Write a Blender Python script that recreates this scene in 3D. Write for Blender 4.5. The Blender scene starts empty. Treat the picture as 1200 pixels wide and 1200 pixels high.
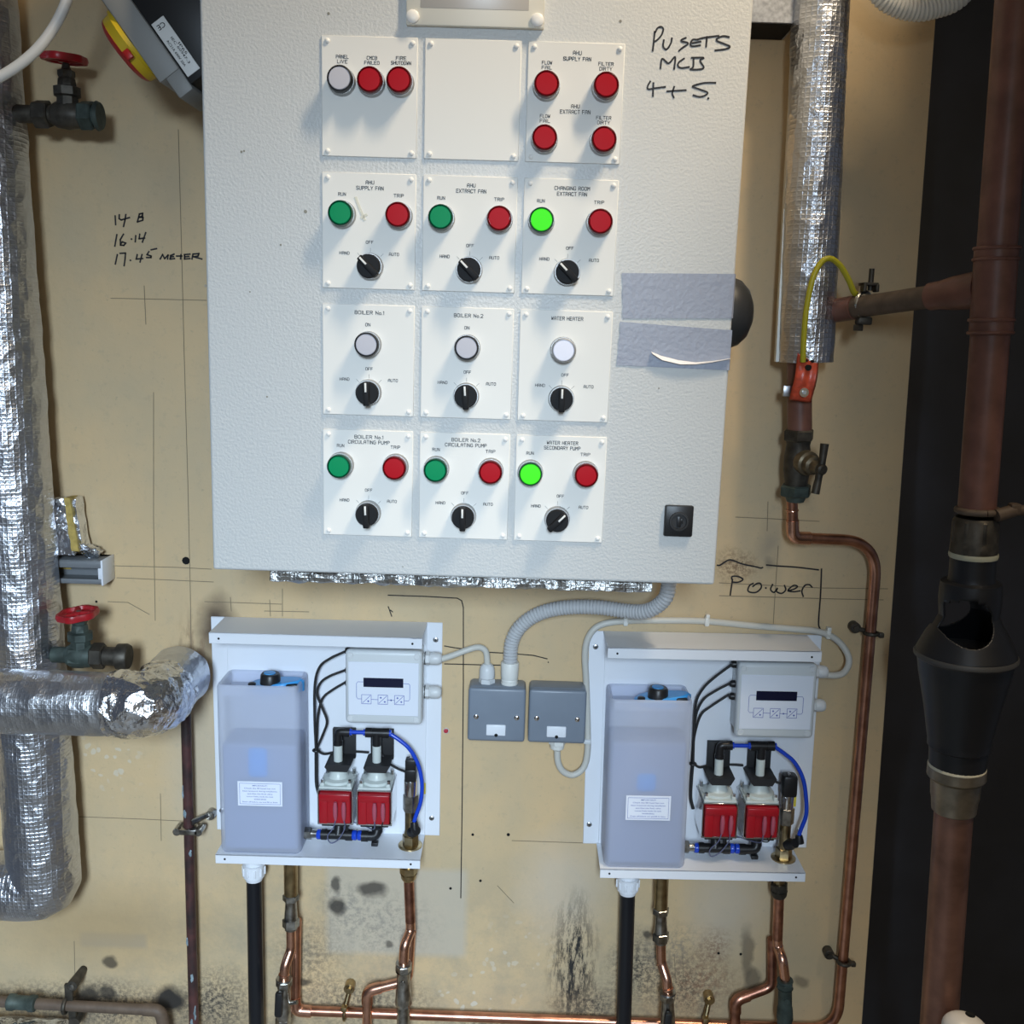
import bpy, bmesh, math, random
from mathutils import Vector, Matrix, noise

random.seed(7)
SC = bpy.context.scene
COL = SC.collection

# ------------------------------------------------------------------ camera
FPX = 1200.0
CAM = Vector((.0602, -1.4892, 1.549))
PITCH, YAW, ROLL = .1811, -.0038, -.0298


def cam_axes():
    cp, sp, cy, sy = math.cos(PITCH), math.sin(PITCH), math.cos(YAW), math.sin(YAW)
    f = Vector((sy * cp, cy * cp, -sp))
    rt = Vector((cy, -sy, 0))
    dn = f.cross(rt)
    c, s = math.cos(ROLL), math.sin(ROLL)
    return c * rt + s * dn, -s * rt + c * dn, f


RT, DN, FW = cam_axes()
cd = bpy.data.cameras.new('camera')
cd.sensor_width = 36
cd.lens = 36 * FPX / 1200
cd.clip_start = .02
co = bpy.data.objects.new('camera', cd)
COL.objects.link(co)
M = Matrix((RT, -DN, -FW)).transposed().to_4x4()
M.translation = CAM
co.matrix_world = M
SC.camera = co

# ------------------------------------------------------------------ world, lights, exposure
w = bpy.data.worlds.new('world')
SC.world = w
w.use_nodes = True
w.node_tree.nodes['Background'].inputs[0].default_value = (.62, .72, .92, 1)
w.node_tree.nodes['Background'].inputs[1].default_value = .10
SC.view_settings.view_transform = 'Standard'
SC.view_settings.look = 'None'
SC.view_settings.exposure = 0.0
SC.view_settings.gamma = 1.0
SC.view_settings.use_curve_mapping = False


def area(name, loc, target, sx, sy, power, color, spread=180, roll_to=None):
    l = bpy.data.lights.new(name, 'AREA')
    l.shape = 'RECTANGLE'
    l.size, l.size_y = sx, sy
    l.energy = power
    l.color = color
    l.spread = math.radians(spread)
    o = bpy.data.objects.new(name, l)
    COL.objects.link(o)
    o.location = loc
    d = Vector(target) - Vector(loc)
    o.rotation_euler = d.to_track_quat('-Z', 'Y').to_euler()
    return o


# a fluorescent batten overhead, running towards the wall, and the sky outside an open doorway behind the camera
area('ceiling_batten', (.85, -.95, 3.10), (.70, -.85, 1.0), .10, .55, 40, (1.0, .82, .58))
area('doorway_daylight', (.10, -3.3, 2.30), (.05, 0, 1.0), .50, 1.0, 185, (.665, .83, 1.0))

# ------------------------------------------------------------------ helpers


def at(x, y, Y):
    """the point of depth Y seen at photograph pixel x, y (1200 frame)"""
    d = FW + RT * ((x - 600) / FPX) + DN * ((y - 600) / FPX)
    return CAM + d * ((Y - CAM.y) / d.y)


def PX(pts, Y=None):
    return [at(p[0], p[1], p[2] if len(p) > 2 else Y) for p in pts]


ORG = {}


def org(o):
    return ORG.get(o.name, Vector((0, 0, 0))) if o else Vector((0, 0, 0))


def prop(o, label=None, cat=None, group=None, kind=None):
    if label: o['label'] = label
    if cat: o['category'] = cat
    if group: o['group'] = group
    if kind: o['kind'] = kind
    return o


def thing(name, label, cat, loc=(0, 0, 0), group=None, local=False):
    o = bpy.data.objects.new(name, None)
    COL.objects.link(o)
    o.empty_display_size = .02
    o.location = loc
    ORG[o.name] = Vector((0, 0, 0)) if local else Vector(loc)
    return prop(o, label, cat, group)


def basis(d):
    d = Vector(d).normalized()
    a = Vector((0, 0, 1)) if abs(d.z) < .9 else Vector((1, 0, 0))
    u = d.cross(a).normalized()
    return u, d.cross(u).normalized(), d


def fillet(pts, r, n=7):
    rl = r if isinstance(r, (list, tuple)) else None
    """round the corners of a polyline"""
    pts = [Vector(p) for p in pts]
    out = [pts[0]]
    for i in range(1, len(pts) - 1):
        p, a, b = pts[i], pts[i - 1], pts[i + 1]
        da, db = (a - p), (b - p)
        la, lb = da.length, db.length
        da.normalize(); db.normalize()
        ang = da.angle(db)
        if ang > 3.1:
            out.append(p); continue
        rr_ = rl[i - 1] if rl else r
        t = min(rr_ / math.tan(ang / 2), la * (.8 if rl else .48), lb * (.8 if rl else .48))
        s, e = p + da * t, p + db * t
        for k in range(n + 1):
            q = k / n
            out.append(s * (1 - q) ** 2 + p * 2 * q * (1 - q) + e * q * q)
    out.append(pts[-1])
    return out


def spline(pts, n=8):
    """Catmull-Rom through the points"""
    P = [Vector(p) for p in pts]
    P = [P[0] * 2 - P[1]] + P + [P[-1] * 2 - P[-2]]
    out = []
    for i in range(1, len(P) - 2):
        a, b, c, d = P[i - 1:i + 3]
        for k in range(n):
            t = k / n
            out.append(.5 * ((2 * b) + (c - a) * t + (2 * a - 5 * b + 4 * c - d) * t * t + (3 * b - a - 3 * c + d) * t ** 3))
    out.append(P[-2])
    return out


def resample(pts, step):
    out = [pts[0]]
    acc = 0
    for a, b in zip(pts, pts[1:]):
        L = (b - a).length
        if L < 1e-9: continue
        t = step - acc
        while t <= L:
            out.append(a + (b - a) * (t / L)); t += step
        acc = (acc + L) % step
    return out


# single-line engraver's capitals on a 4 x 6 grid
GLYPH = {
    'A': [[(0, 0), (0, 4.6), (1.2, 6), (2.8, 6), (4, 4.6), (4, 0)], [(0, 2.6), (4, 2.6)]],
    'B': [[(0, 0), (0, 6), (3, 6), (4, 5.2), (4, 3.9), (3, 3.1), (0, 3.1)], [(3, 3.1), (4, 2.3), (4, .8), (3, 0), (0, 0)]],
    'C': [[(4, 5), (3, 6), (1, 6), (0, 5), (0, 1), (1, 0), (3, 0), (4, 1)]],
    'D': [[(0, 0), (0, 6), (2.8, 6), (4, 4.8), (4, 1.2), (2.8, 0), (0, 0)]],
    'E': [[(4, 6), (0, 6), (0, 0), (4, 0)], [(0, 3.1), (3.2, 3.1)]],
    'F': [[(4, 6), (0, 6), (0, 0)], [(0, 3.1), (3.2, 3.1)]],
    'G': [[(4, 5), (3, 6), (1, 6), (0, 5), (0, 1), (1, 0), (3, 0), (4, 1), (4, 2.8), (2.3, 2.8)]],
    'H': [[(0, 0), (0, 6)], [(4, 0), (4, 6)], [(0, 3.1), (4, 3.1)]],
    'I': [[(0, 0), (0, 6)]],
    'L': [[(0, 6), (0, 0), (3.8, 0)]],
    'M': [[(0, 0), (0, 6), (2, 3), (4, 6), (4, 0)]],
    'N': [[(0, 0), (0, 6), (4, 0), (4, 6)]],
    'O': [[(1, 0), (0, 1), (0, 5), (1, 6), (3, 6), (4, 5), (4, 1), (3, 0), (1, 0)]],
    'P': [[(0, 0), (0, 6), (3, 6), (4, 5.1), (4, 3.7), (3, 2.8), (0, 2.8)]],
    'R': [[(0, 0), (0, 6), (3, 6), (4, 5.1), (4, 3.8), (3, 3), (0, 3)], [(2.4, 3), (4, 0)]],
    'S': [[(4, 5.1), (3, 6), (1, 6), (0, 5.1), (0, 4), (1, 3.2), (3, 2.9), (4, 2), (4, .9), (3, 0), (1, 0), (0, .9)]],
    'T': [[(0, 6), (4, 6)], [(2, 6), (2, 0)]],
    'U': [[(0, 6), (0, 1), (1, 0), (3, 0), (4, 1), (4, 6)]],
    'V': [[(0, 6), (2, 0), (4, 6)]],
    'W': [[(0, 6), (.9, 0), (2, 4), (3.1, 0), (4, 6)]],
    'X': [[(0, 0), (4, 6)], [(0, 6), (4, 0)]],
    'Y': [[(0, 6), (2, 3), (4, 6)], [(2, 3), (2, 0)]],
    'o': [[(.7, 0), (0, .8), (0, 2.8), (.7, 3.6), (2, 3.6), (2.7, 2.8), (2.7, .8), (2, 0), (.7, 0)]],
    '.': [[(0, 0), (0, .5)]],
    '1': [[(0, 4.8), (1, 6), (1, 0)]],
    '2': [[(0, 5), (1, 6), (3, 6), (4, 5), (4, 3.9), (0, 0), (4, 0)]],
}


class MB:
    def __init__(s):
        s.v = []; s.f = []

    def add(s, v, f):
        n = len(s.v)
        s.v += [Vector(p) for p in v]
        s.f += [[i + n for i in q] for q in f]
        return s

    def box(s, c, size, bev=0, rot=None, seg=2):
        bm = bmesh.new()
        bmesh.ops.create_cube(bm, size=1)
        bmesh.ops.scale(bm, vec=size, verts=bm.verts)
        if bev:
            bmesh.ops.bevel(bm, geom=bm.edges[:], offset=bev, segments=seg, affect='EDGES', profile=.5)
        bm.verts.index_update()
        R = rot.to_3x3() if rot else Matrix.Identity(3)
        c = Vector(c)
        s.add([R @ q.co + c for q in bm.verts], [[q.index for q in f.verts] for f in bm.faces])
        bm.free()
        return s

    def bb(s, x0, x1, y0, y1, z0, z1, bev=0, seg=2):
        return s.box(((x0 + x1) / 2, (y0 + y1) / 2, (z0 + z1) / 2), (abs(x1 - x0), abs(y1 - y0), abs(z1 - z0)), bev, None, seg)

    def lathe(s, p, d, prof, n=24, a0=0.0):
        """prof: (distance along d, radius)"""
        u, v, d = basis(d)
        p = Vector(p)
        vs, fs = [], []
        for (h, r) in prof:
            for k in range(n):
                a = a0 + 2 * math.pi * k / n
                vs.append(p + d * h + (u * math.cos(a) + v * math.sin(a)) * max(r, 1e-5))
        for i in range(len(prof) - 1):
            for k in range(n):
                k2 = (k + 1) % n
                fs.append([i * n + k, i * n + k2, (i + 1) * n + k2, (i + 1) * n + k])
        fs.append(list(range(n))[::-1])
        fs.append([(len(prof) - 1) * n + k for k in range(n)])
        return s.add(vs, fs)

    def cyl(s, a, b, r, r2=None, n=24, ch=0):
        a, b = Vector(a), Vector(b)
        L = (b - a).length
        r2 = r if r2 is None else r2
        pr = [(0, r), (L, r2)] if not ch else [(0, r - ch), (ch, r), (L - ch, r2), (L, r2 - ch)]
        return s.lathe(a, b - a, pr, n)

    def hexnut(s, a, b, r, ch=.001):
        a, b = Vector(a), Vector(b)
        L = (b - a).length
        return s.lathe(a, b - a, [(0, r * .9), (ch, r), (L - ch, r), (L, r * .9)], 6, .35)

    def tube(s, pts, r, n=14, cap=True):
        pts = [Vector(p) for p in pts]
        q = [pts[0]]
        for p in pts[1:]:
            if (p - q[-1]).length > 1e-6: q.append(p)
        pts = q
        rf = r if callable(r) else (lambda i, r=r: r)
        T = []
        for i in range(len(pts)):
            t = (pts[min(i + 1, len(pts) - 1)] - pts[max(i - 1, 0)]).normalized()
            T.append(t)
        u, v, _ = basis(T[0])
        vs, fs = [], []
        for i, p in enumerate(pts):
            if i:
                u = (u - T[i] * u.dot(T[i])).normalized()
                v = T[i].cross(u)
            for k in range(n):
                a = 2 * math.pi * k / n
                vs.append(p + (u * math.cos(a) + v * math.sin(a)) * rf(i))
        for i in range(len(pts) - 1):
            for k in range(n):
                k2 = (k + 1) % n
                fs.append([i * n + k, i * n + k2, (i + 1) * n + k2, (i + 1) * n + k])
        if cap:
            fs.append(list(range(n))[::-1])
            fs.append([(len(pts) - 1) * n + k for k in range(n)])
        return s.add(vs, fs)

    def ball(s, c, r, n=14, sq=(1, 1, 1), rot=None):
        bm = bmesh.new()
        bmesh.ops.create_uvsphere(bm, u_segments=n * 2, v_segments=n, radius=r)
        R = rot.to_3x3() if rot else Matrix.Identity(3)
        bm.verts.index_update()
        s.add([Vector(c) + R @ Vector((q.co.x * sq[0], q.co.y * sq[1], q.co.z * sq[2])) for q in bm.verts], [[q.index for q in f.verts] for f in bm.faces])
        bm.free()
        return s

    def torus(s, c, d, R, r, n=32, m=10, a0=0, a1=2 * math.pi):
        u, v, d = basis(d)
        c = Vector(c)
        full = abs(a1 - a0) > 6.28
        N = n if full else n + 1
        pts = [c + (u * math.cos(a0 + (a1 - a0) * k / n) + v * math.sin(a0 + (a1 - a0) * k / n)) * R for k in range(N)]
        if full:
            pts = pts + [pts[0], ]
        return s.tube(pts, r, m, not full)

    def poly(s, outline, y0, y1):
        """prism from an x,z outline between two depths"""
        n = len(outline)
        vs = [(x, y0, z) for x, z in outline] + [(x, y1, z) for x, z in outline]
        fs = [list(range(n)), [n + i for i in range(n)][::-1]]
        fs += [[i, (i + 1) % n, n + (i + 1) % n, n + i][::-1] for i in range(n)]
        return s.add(vs, fs)

    def strip(s, pts, wd, y_off=.0006):
        """a thin flat pen stroke on a wall-facing surface (points in x,y,z; the stroke lies in x,z)"""
        pts = [Vector(p) for p in pts]
        vs, fs = [], []
        n = len(pts)
        for i, p in enumerate(pts):
            t = pts[min(i + 1, n - 1)] - pts[max(i - 1, 0)]
            t = Vector((t.x, 0, t.z)).normalized()
            nn = Vector((t.z, 0, -t.x)) * wd / 2
            if i == 0: p = p - t * wd * .4
            if i == n - 1: p = p + t * wd * .4
            o = Vector((0, -y_off, 0))
            vs += [p + nn, p - nn, p + nn * .8 + o, p - nn * .8 + o]
        for i in range(n - 1):
            a, b = 4 * i, 4 * i + 4
            fs += [[a + 2, a + 3, b + 3, b + 2], [a, a + 2, b + 2, b], [a + 3, a + 1, b + 1, b + 3]]
        fs += [[0, 1, 3, 2], [4 * n - 4, 4 * n - 2, 4 * n - 1, 4 * n - 3]]
        return s.add(vs, fs)

    def engrave(s, txt, c, cap, width, wd=.00050):
        x, items = 0.0, []
        for ch in txt:
            if ch == ' ':
                x += 3.6; continue
            g = GLYPH[ch]
            items.append((x, g))
            x += max(q[0] for l in g for q in l) + 1.9
        tot = x - 1.9
        k, kx = cap / 6, width / tot
        c = Vector(c)
        for x0, g in items:
            for l in g:
                p = [c + Vector(((x0 + a - tot / 2) * kx, 0, (b - 3) * k)) for a, b in l]
                for a, b in zip(p, p[1:]):
                    s.strip([a, b], wd, .0003)
        return s

    def text(s, txt, c, cap, width=None, rot=0, ext=.0002, spacing=1.0, frame=None):
        """lettering centred on c, facing the camera side (-Y); cap height in metres; frame=(right, up, out) overrides"""
        cu = bpy.data.curves.new('t', 'FONT')
        cu.body = txt
        cu.size = 1
        cu.resolution_u = 2
        cu.offset = .006
        cu.space_character = spacing
        ob = bpy.data.objects.new('t', cu)
        me = bpy.data.meshes.new_from_object(ob)
        vs = [q.co.copy() for q in me.vertices]
        fs = [list(p.vertices) for p in me.polygons]
        bpy.data.objects.remove(ob); bpy.data.curves.remove(cu); bpy.data.meshes.remove(me)
        if not vs: return s
        x0, x1 = min(q.x for q in vs), max(q.x for q in vs)
        y0, y1 = min(q.y for q in vs), max(q.y for q in vs)
        k = cap / .70
        kx = width / (x1 - x0) if width else k
        mx = (x0 + x1) / 2
        my = .35
        c = Vector(c)
        ca, sa = math.cos(rot), math.sin(rot)
        R_, U_, O_ = frame or (Vector((ca, 0, sa)), Vector((-sa, 0, ca)), Vector((0, -1, 0)))
        s.add([c + R_ * ((q.x - mx) * kx) + U_ * ((q.y - my) * k) + O_ * ext for q in vs], fs)
        return s

    def build(s, name, m, parent=None, sharp=38, label=None, jitter=None):
        o_ = org(parent)
        me = bpy.data.meshes.new(name)
        vs = s.v
        if jitter:
            amp, fr = jitter
            vs = [p + noise.noise_vector(p * fr) * amp + noise.noise_vector(p * fr * 2.7) * amp * .5 for p in vs]
        me.from_pydata([tuple(p - o_) for p in vs], [], s.f)
        me.validate()
        bm = bmesh.new(); bm.from_mesh(me)
        bmesh.ops.recalc_face_normals(bm, faces=bm.faces[:])
        bm.to_mesh(me); bm.free()
        me.polygons.foreach_set('use_smooth', [True] * len(me.polygons))
        try:
            me.set_sharp_from_angle(angle=math.radians(sharp))
        except Exception:
            pass
        me.materials.append(m)
        o = bpy.data.objects.new(name, me)
        COL.objects.link(o)
        if parent:
            o.parent = parent
        ORG[o.name] = o_
        if label: o['label'] = label
        return o


# ------------------------------------------------------------------ materials
MATS = {}


def mat(name, col, rough=.5, metal=0.0, var=0.0, vscale=8, bump=None, emit=None, coat=0, spec=.5, trans=0, ior=1.45, alpha=1, vcol=None, sss=0):
    if name in MATS: return MATS[name]
    m = bpy.data.materials.new(name)
    m.use_nodes = True
    nt = m.node_tree
    b = nt.nodes['Principled BSDF']
    I = b.inputs
    I['Base Color'].default_value = (*col, 1)
    I['Roughness'].default_value = rough
    I['Metallic'].default_value = metal
    I['Specular IOR Level'].default_value = spec
    I['IOR'].default_value = ior
    I['Transmission Weight'].default_value = trans
    I['Coat Weight'].default_value = coat
    I['Alpha'].default_value = alpha
    if emit:
        I['Emission Color'].default_value = (*emit[0], 1)
        I['Emission Strength'].default_value = emit[1]
    tc = nt.nodes.new('ShaderNodeNewGeometry')
    if var:
        n = nt.nodes.new('ShaderNodeTexNoise')
        n.inputs['Scale'].default_value = vscale
        n.inputs['Detail'].default_value = 5
        nt.links.new(tc.outputs['Position'], n.inputs['Vector'])
        r = nt.nodes.new('ShaderNodeValToRGB')
        c2 = vcol or tuple(max(0, c * (1 - var)) for c in col)
        r.color_ramp.elements[0].position = .35
        r.color_ramp.elements[1].position = .65
        r.color_ramp.elements[0].color = (*c2, 1)
        r.color_ramp.elements[1].color = (*col, 1)
        nt.links.new(n.outputs['Fac'], r.inputs['Fac'])
        nt.links.new(r.outputs['Color'], I['Base Color'])
    if bump:
        kind, sc_, st, dist = bump
        if kind == 'vor':
            t = nt.nodes.new('ShaderNodeTexVoronoi'); out = 'Distance'
        else:
            t = nt.nodes.new('ShaderNodeTexNoise'); out = 'Fac'
            t.inputs['Detail'].default_value = 3
        t.inputs['Scale'].default_value = sc_
        nt.links.new(tc.outputs['Position'], t.inputs['Vector'])
        bp = nt.nodes.new('ShaderNodeBump')
        bp.inputs['Strength'].default_value = st
        bp.inputs['Distance'].default_value = dist
        nt.links.new(t.outputs[out], bp.inputs['Height'])
        nt.links.new(bp.outputs['Normal'], I['Normal'])
    MATS[name] = m
    return m


def foil_mat(name, rough, weave, wrinkle, col=(.80, .82, .86)):
    """reinforced foil facing: wrinkles plus a fine square scrim"""
    m = bpy.data.materials.new(name)
    m.use_nodes = True
    nt = m.node_tree
    L = nt.links.new
    b = nt.nodes['Principled BSDF']
    b.inputs['Base Color'].default_value = (*col, 1)
    b.inputs['Metallic'].default_value = 1
    b.inputs['Roughness'].default_value = rough
    g = nt.nodes.new('ShaderNodeNewGeometry')
    v = nt.nodes.new('ShaderNodeTexVoronoi'); v.inputs['Scale'].default_value = 42
    n0 = nt.nodes.new('ShaderNodeTexNoise'); n0.inputs['Scale'].default_value = 14; n0.inputs['Detail'].default_value = 2
    va = nt.nodes.new('ShaderNodeVectorMath'); va.operation = 'MULTIPLY_ADD'
    va.inputs[1].default_value = (.05, .05, .05)
    L(g.outputs['Position'], n0.inputs['Vector']); L(n0.outputs['Color'], va.inputs[0]); L(g.outputs['Position'], va.inputs[2])
    L(va.outputs[0], v.inputs['Vector'])
    n = nt.nodes.new('ShaderNodeTexNoise'); n.inputs['Scale'].default_value = 60; n.inputs['Detail'].default_value = 4
    L(g.outputs['Position'], n.inputs['Vector'])
    ad = nt.nodes.new('ShaderNodeMath'); ad.operation = 'ADD'
    L(v.outputs['Distance'], ad.inputs[0]); L(n.outputs['Fac'], ad.inputs[1])
    b1 = nt.nodes.new('ShaderNodeBump'); b1.inputs['Strength'].default_value = wrinkle; b1.inputs['Distance'].default_value = .006
    L(ad.outputs[0], b1.inputs['Height'])
    hs = []
    for direc in ('X', 'Z'):
        wv = nt.nodes.new('ShaderNodeTexWave'); wv.wave_type = 'BANDS'; wv.bands_direction = direc
        wv.inputs['Scale'].default_value = 52; wv.inputs['Distortion'].default_value = .6
        L(g.outputs['Position'], wv.inputs['Vector'])
        p = nt.nodes.new('ShaderNodeMath'); p.operation = 'POWER'; p.inputs[1].default_value = 4
        L(wv.outputs['Fac'], p.inputs[0]); hs.append(p)
    mx = nt.nodes.new('ShaderNodeMath'); mx.operation = 'MAXIMUM'
    L(hs[0].outputs[0], mx.inputs[0]); L(hs[1].outputs[0], mx.inputs[1])
    b2 = nt.nodes.new('ShaderNodeBump'); b2.inputs['Strength'].default_value = weave; b2.inputs['Distance'].default_value = .0012
    L(mx.outputs[0], b2.inputs['Height']); L(b1.outputs['Normal'], b2.inputs['Normal'])
    L(b2.outputs['Normal'], b.inputs['Normal'])
    return m


FOIL = foil_mat('foil_facing', .36, .35, .50, (.60, .62, .67))
FOILS = foil_mat('foil_smooth', .36, .16, .40, (.62, .64, .68))
FOILC = foil_mat('foil_crumpled', .20, .1, .9)
GREY = mat('cabinet_enamel', (.595, .60, .585), .38, 0, bump=('noise', 320, .40, .0018))
PLATE = mat('engraved_plate', (.76, .745, .70), .5, spec=.25)
INK = mat('black_lettering', (.02, .02, .024), .8, spec=.05)
MARK = mat('marker_ink', (.012, .01, .012), .5)
PENCIL = mat('pencil_line', (.23, .185, .12), .9)
CAPW = mat('screw_cap', (.82, .80, .76), .4)
BEZ = mat('satin_bezel', (.42, .42, .42), .48, .8)
CHROME = mat('chrome', (.75, .75, .76), .18, 1)
STEEL = mat('zinc_steel', (.58, .60, .62), .36, 1, var=.3, vscale=60)
BLK = mat('black_plastic', (.012, .012, .013), .38)
BLKR = mat('black_rubber', (.016, .016, .017), .6)
RED = mat('red_lens', (.40, .003, .010), .5, spec=.15)
REDD = mat('red_lens_rim', (.10, .002, .004), .2)
GRN = mat('green_lens', (.0, .25, .09), .5, spec=.15)
GRND = mat('green_lens_rim', (.0, .05, .022), .2)
LIT = mat('lit_green_lens', (.05, .55, .02), .5, spec=.1, emit=((.06, 1, .015), .40))
WHL = mat('white_lens', (.52, .51, .55), .5, spec=.15)
WHLIT = mat('lit_white_lens', (.70, .71, .80), .5, spec=.15, emit=((.85, .9, 1), .10))
WHT = mat('white_enamel', (.76, .79, .84), .30)
BOXG = mat('controller_grey', (.60, .63, .64), .4)
OVER = mat('overlay_film', (.74, .78, .86), .32)
LCD = mat('display_glass', (.006, .008, .03), .12)
BLUEINK = mat('blue_print', (.10, .13, .42), .5)
GLAND = mat('grey_nylon', (.62, .64, .65), .4)
IVORY = mat('white_nylon', (.72, .72, .68), .42)
CABLE = mat('grey_cable_sheath', (.55, .54, .49), .45)
CABW = mat('white_cable_sheath', (.66, .64, .60), .42)
COND = mat('grey_conduit', (.50, .51, .52), .45)
SPUR = mat('spur_grey_enamel', (.20, .235, .285), .36, var=.06, vscale=30)
COP = mat('copper', (.62, .30, .20), .34, 1, var=.45, vscale=55, vcol=(.30, .14, .10))
COPB = mat('bright_copper', (.80, .44, .31), .26, 1, var=.25, vscale=70)
BRASS = mat('brass', (.52, .40, .22), .3, 1, var=.4, vscale=70)
NICK = mat('nickel_plate', (.50, .49, .46), .28, 1, var=.35, vscale=90, vcol=(.22, .21, .19))
DKB = mat('weathered_bronze', (.085, .075, .06), .5, .55, var=.5, vscale=70)
VERD = mat('verdigris_brass', (.075, .10, .088), .6, .35, var=.5, vscale=60)
BRN = mat('brown_paint', (.19, .085, .062), .42, var=.35, vscale=30)
BRNP = mat('flaking_brown_paint', (.085, .034, .032), .45, var=.6, vscale=45, vcol=(.03, .02, .02))
DUST = mat('dusty_brown_pipe', (.12, .085, .06), .6, var=.3, vscale=60)
REDW = mat('red_handwheel', (.40, .012, .018), .35, var=.2, vscale=80)
YEL = mat('yellow_plastic', (.58, .40, .015), .45)
REDP = mat('red_plastic', (.36, .01, .01), .4)
GRYP = mat('grey_plastic', (.24, .24, .23), .5)
STICK = mat('paper_sticker', (.70, .70, .68), .5)
TAPE = mat('grey_duct_tape', (.30, .32, .385), .42, bump=('noise', 210, .30, .002))
TAPEW = mat('tape_backing', (.78, .78, .80), .35)
PUMPR = mat('pump_coil_red', (.36, .008, .016), .28, coat=.2)
PUMPW = mat('pump_nylon', (.58, .63, .60), .35)
SLEEVE = mat('terminal_sleeve', (.40, .09, .13), .3)
BLU = mat('blue_tube', (.012, .06, .52), .25)
CAPB = mat('blue_cap', (.05, .32, .70), .3)
BLKP = mat('black_pipe', (.008, .009, .012), .3)
TUND = mat('tundish_black', (.010, .011, .014), .42)
GALV = mat('galvanised_sheet', (.46, .48, .52), .42, .7, var=.35, vscale=160)
DARKIN = mat('dark_inside', (.004, .004, .004), .9)
RAIL = mat('grey_rail', (.16, .17, .18), .45)
CREAM = mat('insulation_core', (.50, .36, .10), .8, var=.3, vscale=120)
ORTAG = mat('orange_red_tag', (.62, .085, .04), .32, var=.3, vscale=150)
EARTH = mat('earth_wire', (.40, .36, .02), .4)
FLOAT = mat('float_blue', (.05, .30, .72), .6)
YSTK = mat('yellow_sticker', (.75, .62, .05), .5)
REDPLUG = mat('red_wall_plug', (.45, .03, .05), .5)
PORC = mat('white_plastic', (.62, .60, .57), .35)
FLEX = mat('braided_hose', (.52, .54, .56), .35, .9, bump=('vor', 900, .8, .001))


def tank_mat():
    m = bpy.data.materials.new('frosted_tank')
    m.use_nodes = True
    nt = m.node_tree
    b = nt.nodes['Principled BSDF']
    b.inputs['Base Color'].default_value = (.80, .84, .95, 1)
    b.inputs['Roughness'].default_value = .42
    t = nt.nodes.new('ShaderNodeBsdfTranslucent'); t.inputs['Color'].default_value = (.74, .80, .95, 1)
    tr = nt.nodes.new('ShaderNodeBsdfTransparent')
    m1 = nt.nodes.new('ShaderNodeMixShader'); m1.inputs[0].default_value = .42
    m2 = nt.nodes.new('ShaderNodeMixShader'); m2.inputs[0].default_value = .42
    out = nt.nodes['Material Output']
    nt.links.new(b.outputs[0], m1.inputs[1]); nt.links.new(t.outputs[0], m1.inputs[2])
    nt.links.new(m1.outputs[0], m2.inputs[1]); nt.links.new(tr.outputs[0], m2.inputs[2])
    nt.links.new(m2.outputs[0], out.inputs[0])
    return m


TANK = tank_mat()
WATER = mat('tank_water', (.22, .28, .44), .5)


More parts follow.
